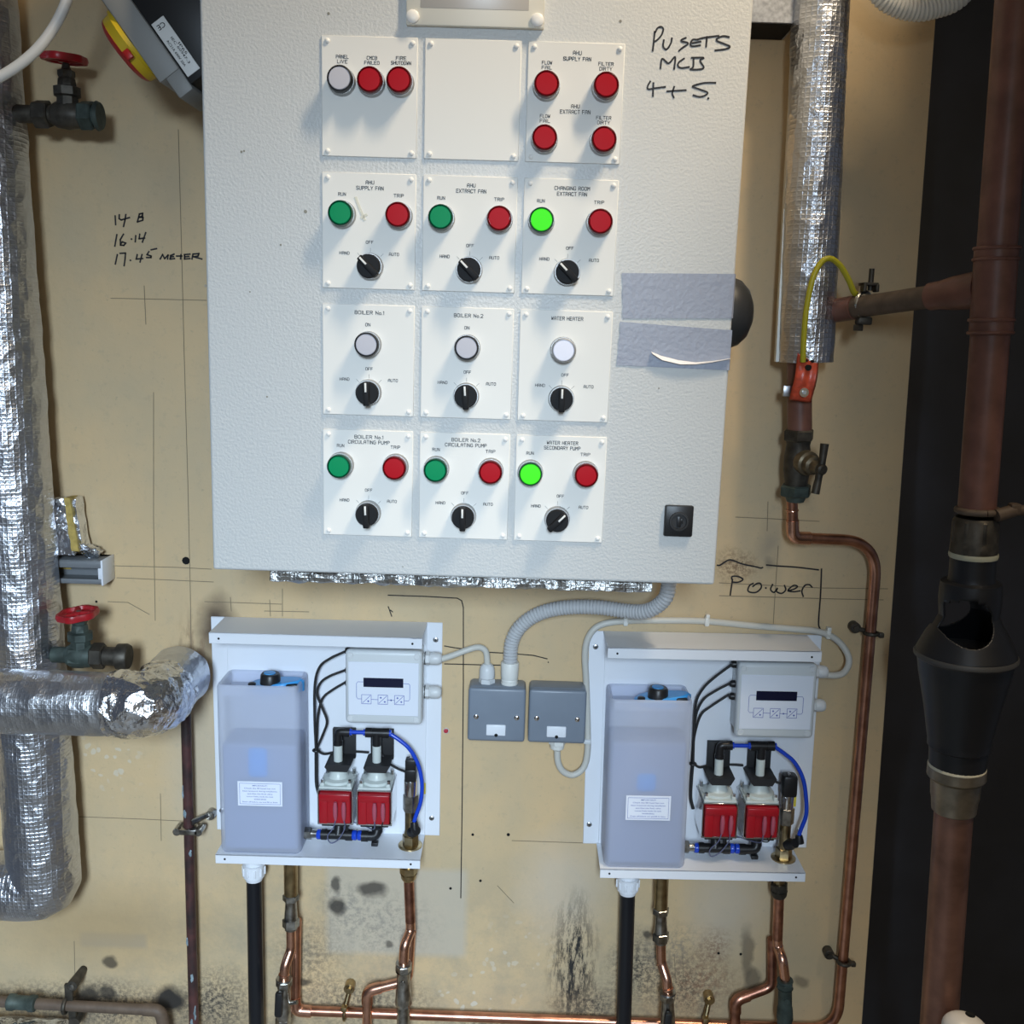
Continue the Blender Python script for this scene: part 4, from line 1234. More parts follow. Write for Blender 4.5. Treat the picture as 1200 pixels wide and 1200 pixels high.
def drop_right(ox, oy, i, label, branch):
    X = lambda x, y, Y=-.040: at(x, y, Y)
    top = X(ox, oy + 3)
    sg = -1 if i == 0 else 1
    r = thing('outlet_pipe', label, 'outlet pipe', tuple(X(ox, 1200)), 'outlet pipes under the filling units')
    d0 = (X(ox, oy + 60) - top).normalized()
    MB().cyl(top - d0 * .030, top, .0085, None, 16).build('thread', BRASS, r)
    MB().hexnut(top, top + d0 * .012, .0138).lathe(top + d0 * .012, d0, [(0, .0128), (.007, .0118), (.011, .0095)], 18).build('compression_nut', BRASS if i == 0 else DKB, r)
    lean = 2 if i == 0 else -2
    p2 = X(ox + lean, oy + 68)
    p3 = X(ox + lean + .5, oy + 78); p4 = X(ox + 5 * sg, oy + 96, -.058); p5 = X(ox + 6 * sg, oy + 116, -.058)
    if i: p4 = X(ox + 4, oy + 92, -.058); p5 = X(ox + 7, oy + 116, -.058)
    MB().cyl(top + d0 * .015, p2, .0080, None, 18).build('copper_tail', COP, r)
    MB().tube(fillet([p2, p3, p4, p5], .018), .0078, 16).build('copper_offset', COPB, r)
    MB().torus(p3, p4 - p3, .0080, .0012, 20, 8).build('solder_ring', COPB, r)
    p7 = X(ox + 6.5 * sg, 1225, -.058)
    d = (p7 - p5).normalized(); Lv = (p7 - p5).length
    M_ = NICK if i == 0 else VERD
    MB().lathe(p5, d, [(0, .0120), (.002, .0126), (.004, .0105)], 20).hexnut(p5 + d * .004, p5 + d * .014, .0126).lathe(p5 + d * .014, d, [(0, .0125), (.003, .0105), (.030, .0108), (.036, .0120), (.052, .0128), (.058, .0110)], 20).hexnut(p5 + d * .060, p5 + d * .074, .0128).lathe(p5 + d * .074, d, [(0, .010), (Lv - .074, .010)], 18).build('isolating_valve', M_, r)
    q = p5 + d * .030 + Vector((0, -.0105, 0))
    MB().cyl(q, q + Vector((0, -.0016, 0)), .0045, None, 16).build('valve_slot', M_, r)
    # branch behind: straight down then back to the left and down
    bpts = [PX([(b[0], b[1], b[2])])[0] for b in branch]
    MB().tube(fillet(bpts, .018), .0078, 16).build('branch_tube', COPB if i == 0 else COP, r)
    e = bpts[2]
    MB().tube(fillet([e + (bpts[1] - e).normalized() * .022, e, e + (bpts[3] - e).normalized() * .022], .016), .0092, 16).build('branch_elbow', COPB if i == 0 else COP, r)
    return r


drop_right(479, 1012, 0, 'copper outlet pipe with plain nickel valve and a side branch, inner filling unit', [(482, 1090, -.020), (478, 1149, -.022), (430.5, 1161, -.030), (430, 1230, -.030)])
drop_right(913, 1032, 1, 'dull copper outlet pipe with greenish valve and a side branch, closest to the dark recess', [(905, 1100, -.020), (905, 1156, -.022), (862, 1172, -.030), (861, 1230, -.030)])

# long copper run: from the tee behind the feed, along the bottom, up the wall to the lockshield valve
run = thing('copper_pipe', 'long bare copper pipe running along the bottom then up the wall to a valve', 'pipe', tuple(at(985, 1165, -.03)))
pts = PX([(347.5, 1078, -.022), (346, 1184, -.022), (700, 1197, -.022), (981, 1206, -.022), (1029, 634, -.026), (929, 630, -.050), (928, 572, -.055)])
MB().tube(fillet(pts, [.02, .02, .045, .060, .02], 12), .0080, 18).build('copper_run', COPB if False else mat('warm_copper', (.66, .34, .235), .3, 1, var=.35, vscale=40, vcol=(.40, .19, .13)), run)
e = pts[1]
MB().tube(fillet([e + Vector((0, 0, .024)), e, e + Vector((.026, 0, -.001))], .014), .0095, 16).build('elbow', COPB, run)
e = pts[5]
MB().tube(fillet([e + (pts[6] - e).normalized() * .026, e, e + (pts[4] - e).normalized() * .026], .012), .0094, 16).build('elbow', COPB, run)
for t in (.045, .065):
    q = e + (pts[6] - e).normalized() * t * .9
    MB().torus(q, pts[6] - e, .0081, .0011, 18, 8).build('solder_ring', COPB, run)


def ring_clip(c, axis, r, wall_pt, m, parent, name='pipe_clip'):
    """two-bolt ring with a back plate on the wall"""
    mbx = MB().torus(c, axis, r + .0018, .0028, 24, 8)
    mbx.cyl(c + (wall_pt - c).normalized() * r, wall_pt, .0035, None, 10)
    mbx.cyl(wall_pt + Vector((0, -.003, 0)), wall_pt, .011, None, 16)
    u_, v_, d_ = basis(axis)
    side = Vector((0, -1, 0)).cross(d_).normalized()
    for s in (-1, 1):
        mbx.box(c + side * s * (r + .006), (.009, .010, .008), .002)
        mbx.cyl(c + side * s * (r + .007) + Vector((0, -.009, 0)), c + side * s * (r + .007) + Vector((0, .007, 0)), .0022, None, 10)
    return mbx.build(name, m, parent)


# hospital style clips on the run
for (x, y, Yp, side) in ((1021, 742, -.025, -1), (989, 1127, -.025, -1)):
    c = at(x, y, Yp)
    wp = Vector((c.x - .020, 0, c.z + .004))
    MB().torus(c, (0, .0, 1), .0098, .0030, 20, 8).cyl(wp + Vector((0, -.016, 0)), wp, .008, None, 16, .001).cyl(c, wp + Vector((0, -.012, 0)), .0038, None, 10).cyl(wp + Vector((0, -.020, 0)), wp, .0045, None, 8).box(c + Vector((.014, -.002, -.002)), (.008, .008, .008), .002).build('pipe_clip', DKB, run)
for (x, y, lbl) in ((404, 1188, None), (826, 1201, None)):
    c = at(x, y, -.022)
    wp = Vector((c.x + .006, 0, c.z + .040))
    MB().torus(c, (1, 0, 0), .0095, .0026, 24, 8).cyl(c + Vector((0, 0, .010)), wp + Vector((0, -.012, -.006)), .0042, None, 12).cyl(wp + Vector((0, -.018, 0)), wp, .0085, None, 16, .001).cyl(wp + Vector((0, -.022, .0)), wp, .005, None, 8).box(c + Vector((0, -.004, .013)), (.010, .012, .008), .002).build('pipe_clip', BRASS, run)

# ------------------------------------------------------------------ left: foil-wrapped pipes


def foil_tube(mbx, pts, r, step=.006, n=40, amp=.0016, fr=38):
    p = resample(pts, step) + [pts[-1]]
    k0 = len(mbx.v)
    mbx.tube(p, r, n)
    for i in range(k0, len(mbx.v)):
        q = mbx.v[i]
        mbx.v[i] = q + noise.noise_vector(q * fr) * amp + noise.noise_vector(q * fr * 2.6) * amp * .45
    return mbx


rs_t, rs_b = at(-30, 0, -.066), at(53, 1036, -.066)
dv = (rs_b - rs_t).normalized()
riser_pts = [rs_t - dv * .25, rs_b, at(-160, 1042, -.066)]
ris = thing('insulated_riser', 'tall foil-wrapped riser pipe up the side, turning away at its foot', 'insulated pipe', tuple(rs_b))
foil_tube(MB(), fillet(riser_pts, .010, 4), .0515, .006, 44, .0018, 30).build('foil_wrap', FOIL, ris)
# torn band seams
for y in (640, 790, 1000):
    pass
hz = [at(-140, 818, -.166), at(178, 826, -.166)]
endc = Vector((hz[1].x + .004, -.055, hz[1].z + .006))
hp = thing('insulated_branch', 'foil-wrapped pipe crossing the riser and turning into the wall', 'insulated pipe', tuple(hz[1]))
foil_tube(MB(), fillet([hz[0], hz[1], endc], .030, 8), .0435, .005, 44, .0018, 34).build('foil_wrap', FOILS, hp)
mbx = MB()
el = fillet([hz[1] - Vector((.055, 0, 0)), hz[1], hz[1] + (endc - hz[1]).normalized() * .052], .028, 8)
foil_tube(mbx, el, .0452, .0035, 48, .0036, 55).build('crumpled_foil_elbow', FOILC, hp)
# thin brown pipe coming out of it
bp = thing('brown_riser', 'slim brown painted pipe dropping from the foil elbow, flaking paint', 'pipe', tuple(at(228, 1200, -.03)))
a, b = at(216.5, 790, -.030), at(228, 1225, -.030)
MB().tube([a, a.lerp(b, .5), b], .0078, 18).build('painted_tube', BRNP, bp)
d = (b - a).normalized()
for t, an, L in ((.08, 2.2, .010), (.30, 2.4, .014), (.355, 1.9, .010), (.46, 1.2, .008), (.70, 2.2, .009), (.80, 1.4, .012), (.90, 1.0, .016), (.93, 1.7, .014), (.965, 1.3, .018), (.98, 2.1, .012)):
    p = a + (b - a) * t
    nrm = Vector((math.cos(an), -.8, 0)).normalized()
    MB().ball(p + nrm * .0070, .0036, 8, (.75, .45, L / .0045), Matrix.Rotation(an - 1.57, 4, 'Z')).build('paint_flake', mat('pale_blue_paint', (.26, .34, .38), .6, var=.5, vscale=120), bp, jitter=(.0016, 160))
c = at(222, 966, -.030)
MB().torus(c + Vector((0, 0, -.006)), d, .0105, .0036, 24, 8).cyl(c + Vector((.004, -.006, .006)), Vector((c.x + .027, -.008, c.z + .008)), .0050, .0040, 12).cyl((c.x + .027, -.016, c.z + .007), (c.x + .027, 0, c.z + .007), .0075, None, 16, .001).cyl((c.x + .017, -.044, c.z - .007), (c.x + .017, -.020, c.z - .007), .0060, None, 14, .001).cyl((c.x - .016, -.044, c.z - .007), (c.x - .016, -.020, c.z - .007), .0060, None, 14, .001).box((c.x + .002, -.041, c.z - .007), (.030, .006, .009), .002).build('pipe_clip', NICK, bp)

# gate valves with red handwheels


def gate_valve(px, py, Y, wheel_px, label, body_m, cap_m, left_px, right_px, tilt):
    c = at(px, py, Y)
    lp, rp = at(left_px, py, Y).x, at(right_px, py + 2, Y).x
    r = thing('gate_valve', label, 'gate valve', tuple(c), 'red-wheeled gate valves on the foil riser')
    b_ = MB().cyl((lp, c.y, c.z), (c.x, c.y, c.z), .0115, None, 20)
    b_.hexnut((lp + .026, c.y, c.z), (lp + .046, c.y, c.z), .0185, .002)
    b_.lathe((c.x - .020, c.y, c.z), (1, 0, 0), [(0, .013), (.006, .0165), (.020, .0185), (.034, .0165), (.040, .013)], 24)
    b_.build('valve_body', body_m, r)
    MB().hexnut((c.x + .016, c.y, c.z), (c.x + .034, c.y, c.z), .0190, .002).lathe((c.x + .034, c.y, c.z), (1, 0, 0), [(0, .0135), (max(rp - c.x - .054, .002), .0135), (max(rp - c.x - .052, .004), .0185), (rp - c.x - .040, .0190), (rp - c.x - .036, .0170)], 24).build('end_cap', cap_m, r)
    hz_ = wheel_px
    MB().lathe(c, (0, 0, 1), [(.006, .0150), (.022, .0140), (.024, .0180), (.034, .0180), (.036, .0125), (.044, .0115), (.046, .0100)], 8).lathe(c, (0, 0, 1), [(.046, .0095), (.049, .0110), (.055, .0110), (.057, .006), (.066, .0035)], 6).build('bonnet', body_m, r)
    wc = c + Vector((-.002, 0, hz_))
    ax = Vector((tilt, -.06, 1)).normalized()
    u_, v_, d_ = basis(ax)
    vs, fs = [], []
    n = 40
    prof = [(-.0045, .80), (-.0045, .95), (0, 1.0), (.0045, .95), (.0045, .80), (0, .74)]
    for k in range(n):
        an = 2 * math.pi * k / n
        R_ = .0285 * (1 + .05 * math.cos(6 * an))
        for h, f in prof:
            vs.append(wc + d_ * h + (u_ * math.cos(an) + v_ * math.sin(an)) * R_ * f)
    for k in range(n):
        k2 = (k + 1) % n
        for j in range(6):
            j2 = (j + 1) % 6
            fs.append([k * 6 + j, k2 * 6 + j, k2 * 6 + j2, k * 6 + j2])
    wm = MB().add(vs, fs)
    for q in range(3):
        an = q * 2 * math.pi / 3 + .4
        e = (u_ * math.cos(an) + v_ * math.sin(an)) * .0225
        wm.cyl(wc, wc + e, .0042, .0050, 10)
    wm.lathe(wc - d_ * .005, d_, [(0, .0075), (.008, .0075), (.0095, .0055)], 14)
    wm.build('handwheel', REDW, r)
    return r


gate_valve(80, 135, -.075, .070, 'upper gate valve with red wheel, blackened body, high on the riser', DKB, VERD, 18, 120, .06)
gate_valve(95, 768, -.092, .061, 'lower gate valve with red wheel and greenish body above the foil elbow', VERD, DKB, 62, 153, -.10)

# grey rail stub with white end cap, and foil scraps lying on it
e0 = at(134, 650, 0); e1 = at(134, 677, 0)
rl = thing('rail_bracket', 'short grey slotted rail with white end cap sticking out behind the riser', 'bracket', (e0.x, 0, e1.z))
xl = e0.x - .115
MB().bb(xl, e0.x - .003, -.042, 0, e0.z - .006, e0.z, .0012).bb(xl, e0.x - .003, -.042, 0, e1.z, e1.z + .006, .0012).bb(xl, e0.x - .003, -.012, 0, e1.z, e0.z, .001).bb(xl, e0.x - .003, -.044, -.038, e0.z - .011, e0.z - .001, .001).bb(xl, e0.x - .003, -.044, -.038, e1.z + .001, e1.z + .008, .001).build('channel', RAIL, rl)
MB().bb(e0.x - .003, e0.x, -.045, 0, e1.z - .001, e0.z + .001, .0008).bb(e0.x - .008, e0.x - .002, -.043, -.034, e1.z + .008, e0.z - .010, .001).build('end_cap', WHT, rl)
MB().bb(xl, e0.x - .060, -.0135, -.0118, e1.z + .014, e0.z - .012, .0006).build('slot', CREAM, rl)
ztop = e0.z + .001


def crumple(outline, y0, y1, amp, fr, n=12):
    pass


sc_ = thing('foil_offcut', 'torn foil-faced insulation offcut with yellow core leaning on the rail', 'offcut', (at(80, 650, -.03).x, -.03, ztop))
def slab(px_l, px_r, y0, y1, Y0, Y1, mt, name, amp):
    vs, fs = [], []
    n = 14
    for j in range(n + 1):
        t = j / n
        yy = y0 + (y1 - y0) * t
        a = at(px_l[0] + (px_l[1] - px_l[0]) * t, yy, Y0); b = at(px_r[0] + (px_r[1] - px_r[0]) * t, yy, Y0)
        zz = max(a.z, ztop)
        for k in range(6):
            q = a.lerp(b, k / 5); q.z = zz
            q += noise.noise_vector(q * 70) * amp
            q.z = max(q.z, ztop - .0005); vs.append(q)
        for k in range(6):
            q = a.lerp(b, 1 - k / 5); q.z = zz; q.y = Y1
            q += noise.noise_vector(q * 70) * amp
            q.z = max(q.z, ztop - .0005); vs.append(q)
    for j in range(n):
        for k in range(12):
            k2 = (k + 1) % 12
            fs.append([j * 12 + k, j * 12 + k2, (j + 1) * 12 + k2, (j + 1) * 12 + k])
    fs += [list(range(12)), [n * 12 + k for k in range(12)]]
    MB().add(vs, fs).build(name, mt, sc_)


slab((63, 66), (75, 86), 584, 650, -.040, -.012, FOILC, 'foil_face', .003)
slab((74.5, 84), (81, 93), 584, 646, -.041, -.012, CREAM, 'insulation_core', .0015)
slab((80.5, 92), (88, 97), 585, 645, -.038, -.012, FOILC, 'foil_face', .0025)
q = at(108, 641, -.022); q.z = ztop + .008
prop(MB().ball(q, .0115, 16, (1.25, 1, .8)).build('foil_scrap', FOILC, jitter=(.004, 120)), 'small crumpled ball of foil on the grey rail', 'scrap')

# low brown pipe with elbow
lp = thing('low_brown_pipe', 'dusty brown pipe with coupling and elbow low on the wall', 'pipe', tuple(at(85, 1180, -.04)))
pts = PX([(-60, 1170, -.045), (90, 1179, -.045), (188, 1184, -.045), (200, 1240, -.045)])
MB().tube(fillet(pts, .016), .0084, 18).build('painted_tube', DUST, lp)
a, b = at(9, 1174, -.045), at(43, 1176, -.045)
dd = (b - a).normalized(); L = (b - a).length
MB().lathe(a, dd, [(0, .009), (.002, .0125), (.010, .0130), (.013, .0110), (L - .013, .0110), (L - .010, .0130), (L - .002, .0125), (L, .009)], 20).build('coupling', VERD, lp)
e = pts[2]
MB().tube(fillet([e + (pts[1] - e).normalized() * .026, e, e + (pts[3] - e).normalized() * .026], .014), .0096, 18).build('elbow', DUST, lp)
c = at(77, 1178.5, -.045)
tp, bt = at(86, 1153, -.040), at(88.5, 1196, -.040)
MB().torus(c, dd, .0108, .0032, 24, 8).box((c.x + .005, -.042, (tp.z + c.z) / 2 + .004), (.013, .006, tp.z - c.z - .004), .002).lathe((tp.x, -.036, tp.z), (0, -1, 0), [(-.034, .006), (.004, .0085), (.010, .0085), (.0105, .006)], 18).lathe((bt.x, -.036, bt.z), (0, -1, 0), [(-.034, .006), (.004, .0085), (.010, .0085), (.0105, .006)], 18).box((bt.x - .003, -.042, (bt.z + c.z) / 2 - .004), (.012, .006, c.z - bt.z - .004), .002).build('pipe_clip', DKB, lp)
MB().lathe((tp.x, -.0465, tp.z), (0, -1, 0), [(0, .0048), (.002, .0045), (.003, .002)], 12).build('clip_screw', NICK, lp)
fb = [at(-60, 1216, -.060), at(72, 1222, -.060)]
prop(foil_tube(MB(), fb, .034, .006, 36, .003, 50).build('insulated_stub', FOILC), 'foil-wrapped pipe end showing at the bottom below the dusty brown pipe', 'insulated pipe')

# white cable hanging across the riser
pts = PX([(96, -300, -.20), (94, -120, -.20), (88, -40, -.20), (80, -5, -.20), (66, 27, -.20), (45, 56, -.20), (18, 79, -.20), (-15, 97, -.20), (-60, 112, -.20)])
prop(MB().tube(spline(pts), .0062, 14).build('white_cable', CABW), 'loose white cable curving across the top of the foil riser', 'cable')

# rotary isolator hanging by the cabinet
ic = at(181, 53, -.20)
iso = thing('rotary_isolator', 'tilted grey and black isolator switch with a yellow rotary dial', 'isolator switch', tuple(ic))
ex = Vector((.59, 0, -.807)).normalized(); en = Vector((-.807, 0, -.59)); ey = Vector((0, 1, 0))
RM = Matrix((ex, ey, -en)).transposed().to_4x4()      # local x along the case, y into the wall, z away from the dial
def ib(mbx, x0, x1, y0, y1, z0, z1, bev=.002):
    cc = Vector(((x0 + x1) / 2, (y0 + y1) / 2, (z0 + z1) / 2))
    return mbx.box(ic + RM.to_3x3() @ cc, (x1 - x0, y1 - y0, z1 - z0), bev, RM)
ib(MB(), -.095, .072, -.036, .040, .012, .090, .003).build('base_box', BLK, iso)
ib(ib(ib(MB(), -.070, .052, -.040, .044, -.015, .0135, .003), -.100, -.064, -.038, .042, -.007, .0135, .003), .046, .078, -.038, .042, -.007, .0135, .003).build('cover', GRYP, iso)
dc = ic + RM.to_3x3() @ Vector((-.014, .002, -.015))
MB().lathe(dc, en, [(0, .043), (.004, .044), (.005, .0445), (.0055, .0415), (.016, .040), (.0185, .036), (.019, .01)], 40).build('dial', YEL, iso)
MB().lathe(dc, en, [(.0155, .0405), (.0185, .0385), (.0215, .033), (.023, .020), (.0235, .002)], 40).box(dc + RM.to_3x3() @ Vector((.020, -.040, -.011)), (.011, .006, .008), .0008, RM).build('dial_rim', REDP, iso)
st = ib(MB(), -.005, .064, -.0368, -.0355, .0155, .0330, .0003).build('rating_sticker', STICK, iso)
fr = (-(-ex), None, None)
t = MB()
stc = RM.to_3x3()
def sp(a, b): return ic + stc @ Vector((a, -.0368, b))
fR, fU, fO = ex, -(stc @ Vector((0, 0, -1))), Vector((0, -1, 0))
t.text('CE', sp(.003, .0243), .0060, None, 0, .0003, 1, (-fU, fR, fO))
for b, s in ((.0205, 'AC21A 690V 20A'), (.0265, 'IEC 60947-3'), (.0300, 'IP65')):
    t.text(s, sp(.036, b), .0028, .034 if len(s) > 8 else .015, 0, .0003, 1, (fR, fU, fO))
t.build('lettering', INK, st)

# ------------------------------------------------------------------ right: trunking, foil pipe, earth bond, valve
tk = thing('trunking', 'galvanised steel trunking end beside the top of the cabinet', 'trunking', (.35, 0, 1.94))
MB().bb(.296, .4045, -.077, 0, 1.9402, 2.45, .0008, 1).build('trunking_duct', GALV, tk)
MB().bb(.300, .401, -.0745, -.002, 1.9396, 1.9410).build('open_mouth', DARKIN, tk)

ft, fb_ = at(962, 0, -.072), at(945, 424, -.072)
d = (fb_ - ft).normalized()
fp = thing('insulated_pipe', 'straight foil-wrapped pipe ending above the orange-red earth tag', 'insulated pipe', tuple(fb_))
foil_tube(MB(), [ft - d * .30, fb_], .036, .006, 40, .0010, 40).build('foil_wrap', FOIL, fp)
wing = MB()
a0, a1 = at(932, 0, -.060), at(909, 424, -.060)
vs = []
dd = (a1 - a0).normalized()
a0 = a0 - dd * .3
for p, wd in ((a0, .012), (a1, .034)):
    vs += [p, p + Vector((wd, -.012, 0)), p + Vector((wd, -.002, 0)), p + Vector((0, .010, 0))]
wing.add(vs, [[0, 1, 5, 4], [1, 2, 6, 5], [2, 3, 7, 6], [3, 0, 4, 7], [0, 3, 2, 1], [4, 5, 6, 7]])
wing.build('foil_flap', mat('dull_foil', (.62, .60, .54), .38, .85), fp)
st_ = MB().tube([at(936.5, 415, -.066), at(937, 508, -.066)], .0168, 24).build('bare_pipe', BRN, fp)
# lockshield valve
vt, vb = at(936.5, 503, -.066), at(932, 586, -.062)
lv = thing('lockshield_valve', 'weathered bronze valve with a T handle between brown pipe and bright copper', 'valve', tuple(vb))
d = (vb - vt).normalized(); L = (vb - vt).length
MB().hexnut(vt, vt + d * .016, .0215, .002).lathe(vt + d * .014, d, [(0, .0175), (.008, .0160), (.024, .0185), (.044, .0185), (.060, .0160), (L - .024, .0150)], 24).build('valve_body', DKB, lv)
MB().hexnut(vb - d * .022, vb - d * .006, .0225, .002).lathe(vb - d * .006, d, [(0, .015), (.008, .0120)], 20).build('union_nut', VERD, lv)
bc = vt + d * .044 + Vector((.006, -.012, 0))
bx_ = Vector((.28, -.90, -.10)).normalized()
MB().lathe(bc, bx_, [(0, .0175), (.012, .0170), (.014, .0135), (.024, .0130), (.026, .0090), (.040, .0085)], 18).build('bonnet', mat('tarnished_brass', (.20, .165, .11), .42, .7, var=.4, vscale=80), lv)
hc = bc + bx_ * .040
MB().tube([hc + Vector((.003, 0, .034)), hc + Vector((.002, 0, .012)), hc, hc + Vector((-.001, 0, -.012)), hc + Vector((-.004, 0, -.034))], lambda i: (.0058, .0048, .0060, .0048, .0058)[i], 14).lathe(hc - bx_ * .004, bx_, [(0, .0075), (.010, .0075), (.012, .005)], 14).build('tee_handle', DKB, lv)

# earth bond: tag, wire and clamps
eb = thing('earth_bond', 'green-and-yellow earth wire with an orange-red safety tag arching to a pipe clamp', 'earth wire', tuple(at(943, 440, -.115)))
wp = PX([(941, 424, -.112), (942, 395, -.118), (945, 362, -.124), (952, 328, -.128), (962, 308, -.128), (973, 303, -.126), (985, 312, -.122), (995, 329, -.118), (1001, 343, -.114), (1007, 345, -.110)])
MB().tube(spline(wp), .0038, 12).build('earth_wire', EARTH, eb)
tgc = at(944, 443, -.108)
Rg = Matrix.Rotation(.10, 4, 'Y')
vs, fs = [], []
nx, nz_ = 9, 20
for j in range(nz_ + 1):
    for i in range(nx + 1):
        x = (i / nx - .5) * .029; z = (j / nz_ - .5) * .062
        edge = min(i, nx - i, j, nz_ - j)
        f = abs(z) / .031
        y = -.003 * (edge == 0) * -1 - .0035 * math.cos(z * 90) + (.0015 * math.sin(x * 420) if f < .35 else 0)
        vs.append(tgc + Rg.to_3x3() @ Vector((x, y, z)))
W = nx + 1
fs = [[j * W + i, j * W + i + 1, (j + 1) * W + i + 1, (j + 1) * W + i] for j in range(nz_) for i in range(nx)]
tg = MB().add(vs, fs).build('safety_tag', ORTAG, eb)
so = tg.modifiers.new('thick', 'SOLIDIFY'); so.thickness = .0018; so.offset = 0
for sx, sz, r_, m_ in ((.000, .014, .0040, DARKIN), (-.004, .023, .0018, DARKIN), (.004, .023, .0018, DARKIN), (0, -.019, .0062, CHROME), (0, -.019, .0028, STEEL)):
    p = tgc + Rg.to_3x3() @ Vector((sx, -.0045, sz))
    MB().cyl(p + Vector((0, .003, 0)), p + Vector((0, -.0015 - (.002 if m_ is STEEL else 0), 0)), r_, None, 16).build('tag_screw' if m_ in (CHROME, STEEL) else 'tag_hole', m_, tg)
cst = at(936.8, 458, -.066)
MB().lathe(cst - Vector((0, 0, .007)), (0, 0, 1), [(0, .0178), (.014, .0178)], 24).box(cst + Vector((-.019, -.013, 0)), (.014, .006, .015), .001).build('pipe_strap', STEEL, eb)
cl = at(1013, 357, -.118)
pdir = (at(1150, 342, -.27) - at(960, 366, -.085)).normalized()
MB().torus(cl, pdir, .0165, .0030, 28, 8).build('band', NICK, eb)
MB().box(cl + Vector((.003, 0, .026)), (.020, .022, .004), .001).box(cl + Vector((-.005, -.006, .022)), (.004, .016, .012), .001).box(cl + Vector((.011, -.006, .021)), (.004, .016, .010), .001).build('clamp_block', DKB, eb)
MB().cyl(cl + Vector((.005, -.002, .018)), cl + Vector((.005, -.002, .046)), .0034, None, 10).build('clamp_screw', DKB, eb)
MB().box(cl + Vector((.0, -.002, -.021)), (.018, .018, .010), .002).hexnut(cl + Vector((-.006, -.002, -.026)), cl + Vector((-.006, -.002, -.034)), .007).build('clamp_foot', DKB, eb)

# brown branch pipe coming forward to the stack
bpz = thing('brown_branch', 'brown pipe slanting forward from the wall into the tall brown stack', 'pipe', tuple(at(980, 364, -.085)))
pts = PX([(962, 366, -.075), (985, 363, -.092), (1150, 339, -.262)])
MB().cyl(pts[1], pts[2], .0140, None, 24).build('painted_tube', DUST, bpz)
MB().tube(fillet([Vector((pts[0].x - .01, -.002, pts[0].z)), pts[0] + Vector((0, .012, 0)), pts[1], pts[1] + (pts[2] - pts[1]) * .12], .02), .0160, 20).build('elbow', BRN, bpz)
MB().lathe(pts[1] + (pts[2] - pts[1]) * .66, pts[2] - pts[1], [(0, .0140), (.002, .0168), (.016, .0172), (.034, .0200), (.070, .0225)], 24).build('reducer', BRN, bpz)

# stack with tundish
YS = -.28
sa, sb_ = at(1192, -20, YS), at(1144, 606, YS)
sk = thing('brown_stack', 'tall brown vertical pipe feeding the black tundish', 'pipe', tuple(sb_))
d = (sb_ - sa).normalized()
MB().cyl(sa - d * .30, sb_ - d * .01, .0215, None, 28).build('painted_tube', BRN, sk)
p1, p2 = at(1168, 290, YS), at(1161, 392, YS)
MB().cyl(p1, p2, .0238, None, 28).build('tee_sleeve', BRN, sk)
for y in (291, 304, 375, 390):
    x = 1192 - (y + 20) * 48 / 626
    MB().torus(at(x, y, YS), d, .0238, .0022, 28, 8).build('solder_ring', BRN, sk)
c = at(1146, 598, YS)
MB().torus(c, d, .0228, .0042, 28, 10).cyl(c + Vector((.012, -.022, -.002)), c + Vector((.034, -.018, .004)), .0075, None, 14).cyl(c + Vector((.034, -.018, .004)), c + Vector((.10, -.012, .006)), .0062, None, 14).box(c + Vector((.034, -.018, .006)), (.013, .013, .014), .003).cyl(c + Vector((.060, -.014, -.010)), c + Vector((.078, -.012, -.020)), .008, None, 12).build('pipe_clip', DUST, sk)

ta, tb_ = at(1144, 606, YS), at(1121, 905, YS)
d = (tb_ - ta).normalized()
tu = thing('tundish', 'black funnel-shaped tundish with an open window on the brown stack', 'tundish', tuple(tb_))
def ty(y): return (at(1144 - (y - 606) * 23 / 299, y, YS) - ta).dot(d)
MB().lathe(ta, d, [(ty(606), .0228), (ty(610), .0270), (ty(612), .0270), (ty(632), .0275), (ty(634), .0262), (ty(636), .0278), (ty(645), .0285), (ty(648), .0262)], 8).lathe(ta, d, [(ty(606), .0232), (ty(610), .0262), (ty(648), .0272), (ty(650), .0240)], 32).build('compression_nut', DKB, tu)
MB().lathe(ta, d, [(ty(647), .0275), (ty(650), .0282), (ty(653), .0275)], 32).build('seal_ring', mat('pale_seal', (.40, .40, .30), .5), tu)
prof = [(651, .0260), (676, .0262), (680, .0270), (682, .0345), (690, .0355), (706, .0360), (720, .0345), (727, .0380), (745, .0490), (758, .0555), (763, .0580), (768, .0585), (771, .0560), (790, .0530), (830, .0440), (868, .0370), (874, .0370), (876, .0345), (900, .0335), (903, .0300)]
# dense lathe with an elliptic window cut in the front
ys = []
for (y0, r0), (y1, r1) in zip(prof, prof[1:]):
    n = max(1, int((y1 - y0) / .9)) if 690 < y0 < 768 else max(1, int((y1 - y0) / 3))
    for k in range(n):
        q = k / n; ys.append((y0 + (y1 - y0) * q, r0 + (r1 - r0) * q))
ys.append(prof[-1])
NS = 220
u_, v_, d_ = basis(d)
vs = [ta + d_ * ty(y) + (u_ * math.cos(2 * math.pi * k / NS) + v_ * math.sin(2 * math.pi * k / NS)) * r for y, r in ys for k in range(NS)]
wc = at(1138, 733, YS - .040)
fs = []
for i in range(len(ys) - 1):
    for k in range(NS):
        k2 = (k + 1) % NS
        q = [i * NS + k, i * NS + k2, (i + 1) * NS + k2, (i + 1) * NS + k]
        cen = sum((vs[j] for j in q), Vector()) / 4
        rel = cen - wc
        if abs(cen.y - YS) > .008 and (rel.x / .0300) ** 2 + (rel.z / .0270) ** 2 < 1 and ys[i][0] < 766:
            continue
        fs.append(q)
sh = MB().add(vs, fs).build('funnel_body', TUND, tu, sharp=30)
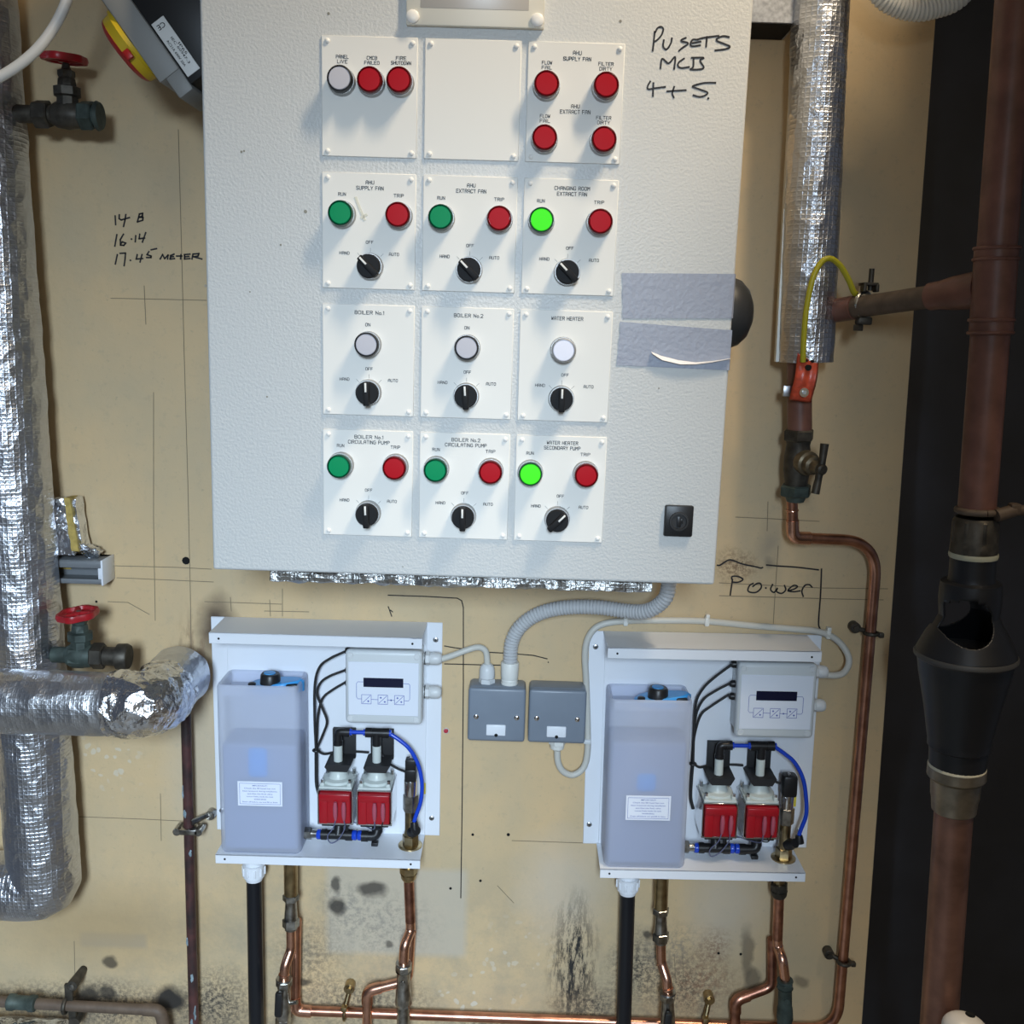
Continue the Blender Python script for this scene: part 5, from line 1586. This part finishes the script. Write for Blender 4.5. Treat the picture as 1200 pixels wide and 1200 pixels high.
so = sh.modifiers.new('thick', 'SOLIDIFY'); so.thickness = .0022; so.offset = -1
MB().lathe(ta, d, [(ty(764), .0588), (ty(766), .0600), (ty(769), .0600), (ty(771), .0575)], 64).build('flange_seam', mat('tundish_edge', (.05, .05, .05), .5), tu)
# lower copper with brass union
la, lb = at(1121, 902, YS), at(1098, 1230, YS)
lo = thing('discharge_pipe', 'dull copper discharge pipe with brass union below the black tundish', 'pipe', tuple(lb))
d = (lb - la).normalized()
MB().cyl(la + d * .02, lb, .0232, None, 28).build('copper_tube', mat('dull_copper', (.30, .16, .12), .42, .7, var=.4, vscale=25), lo)
MB().lathe(la - d * .006, d, [(0, .0300), (.002, .0345), (.014, .0350), (.018, .0315), (.019, .0300), (.040, .0290), (.046, .0275), (.060, .0265), (.062, .0240)], 36).build('union', mat('dull_brass', (.30, .26, .20), .38, .8, var=.3, vscale=60), lo)
MB().lathe(la - d * .008, d, [(0, .0335), (.003, .0345), (.005, .0335)], 36).build('seal_ring', mat('pale_ring', (.55, .52, .40), .4), lo)

# white plastic fitting at the bottom corner
wcn = at(1132, 1208, -.33)
wf = thing('white_fitting', 'white rounded plastic fitting with a small hole at the bottom of the dark recess', 'fitting', tuple(wcn))
MB().ball(wcn, .027, 18, (1.15, .9, .8), Matrix.Rotation(.35, 4, 'Y')).cyl(wcn, wcn + Vector((.02, .02, -.14)), .016, None, 20).build('housing', PORC, wf)
hp_ = at(1137, 1189, -.352)
MB().ball(hp_, .0055, 8, (1.25, .6, .55), Matrix.Rotation(.35, 4, 'Y')).build('hole', DARKIN, wf)

# pale corrugated conduit overhead
pts = PX([(1000, -420, -.12), (1003, -200, -.12), (1010, -45, -.12), (1030, -8, -.12), (1048, 6, -.12), (1070, 12, -.12), (1092, 10, -.12), (1125, -4, -.12), (1146, -45, -.12), (1158, -130, -.12), (1162, -250, -.12)])
path = resample(spline(pts, 14), .00125)
prop(MB().tube(path, lambda i: (.0118, .0132, .0132, .0118)[i % 4], 18).build('overhead_conduit', IVORY), 'pale corrugated conduit dipping into view above the dark recess', 'conduit')
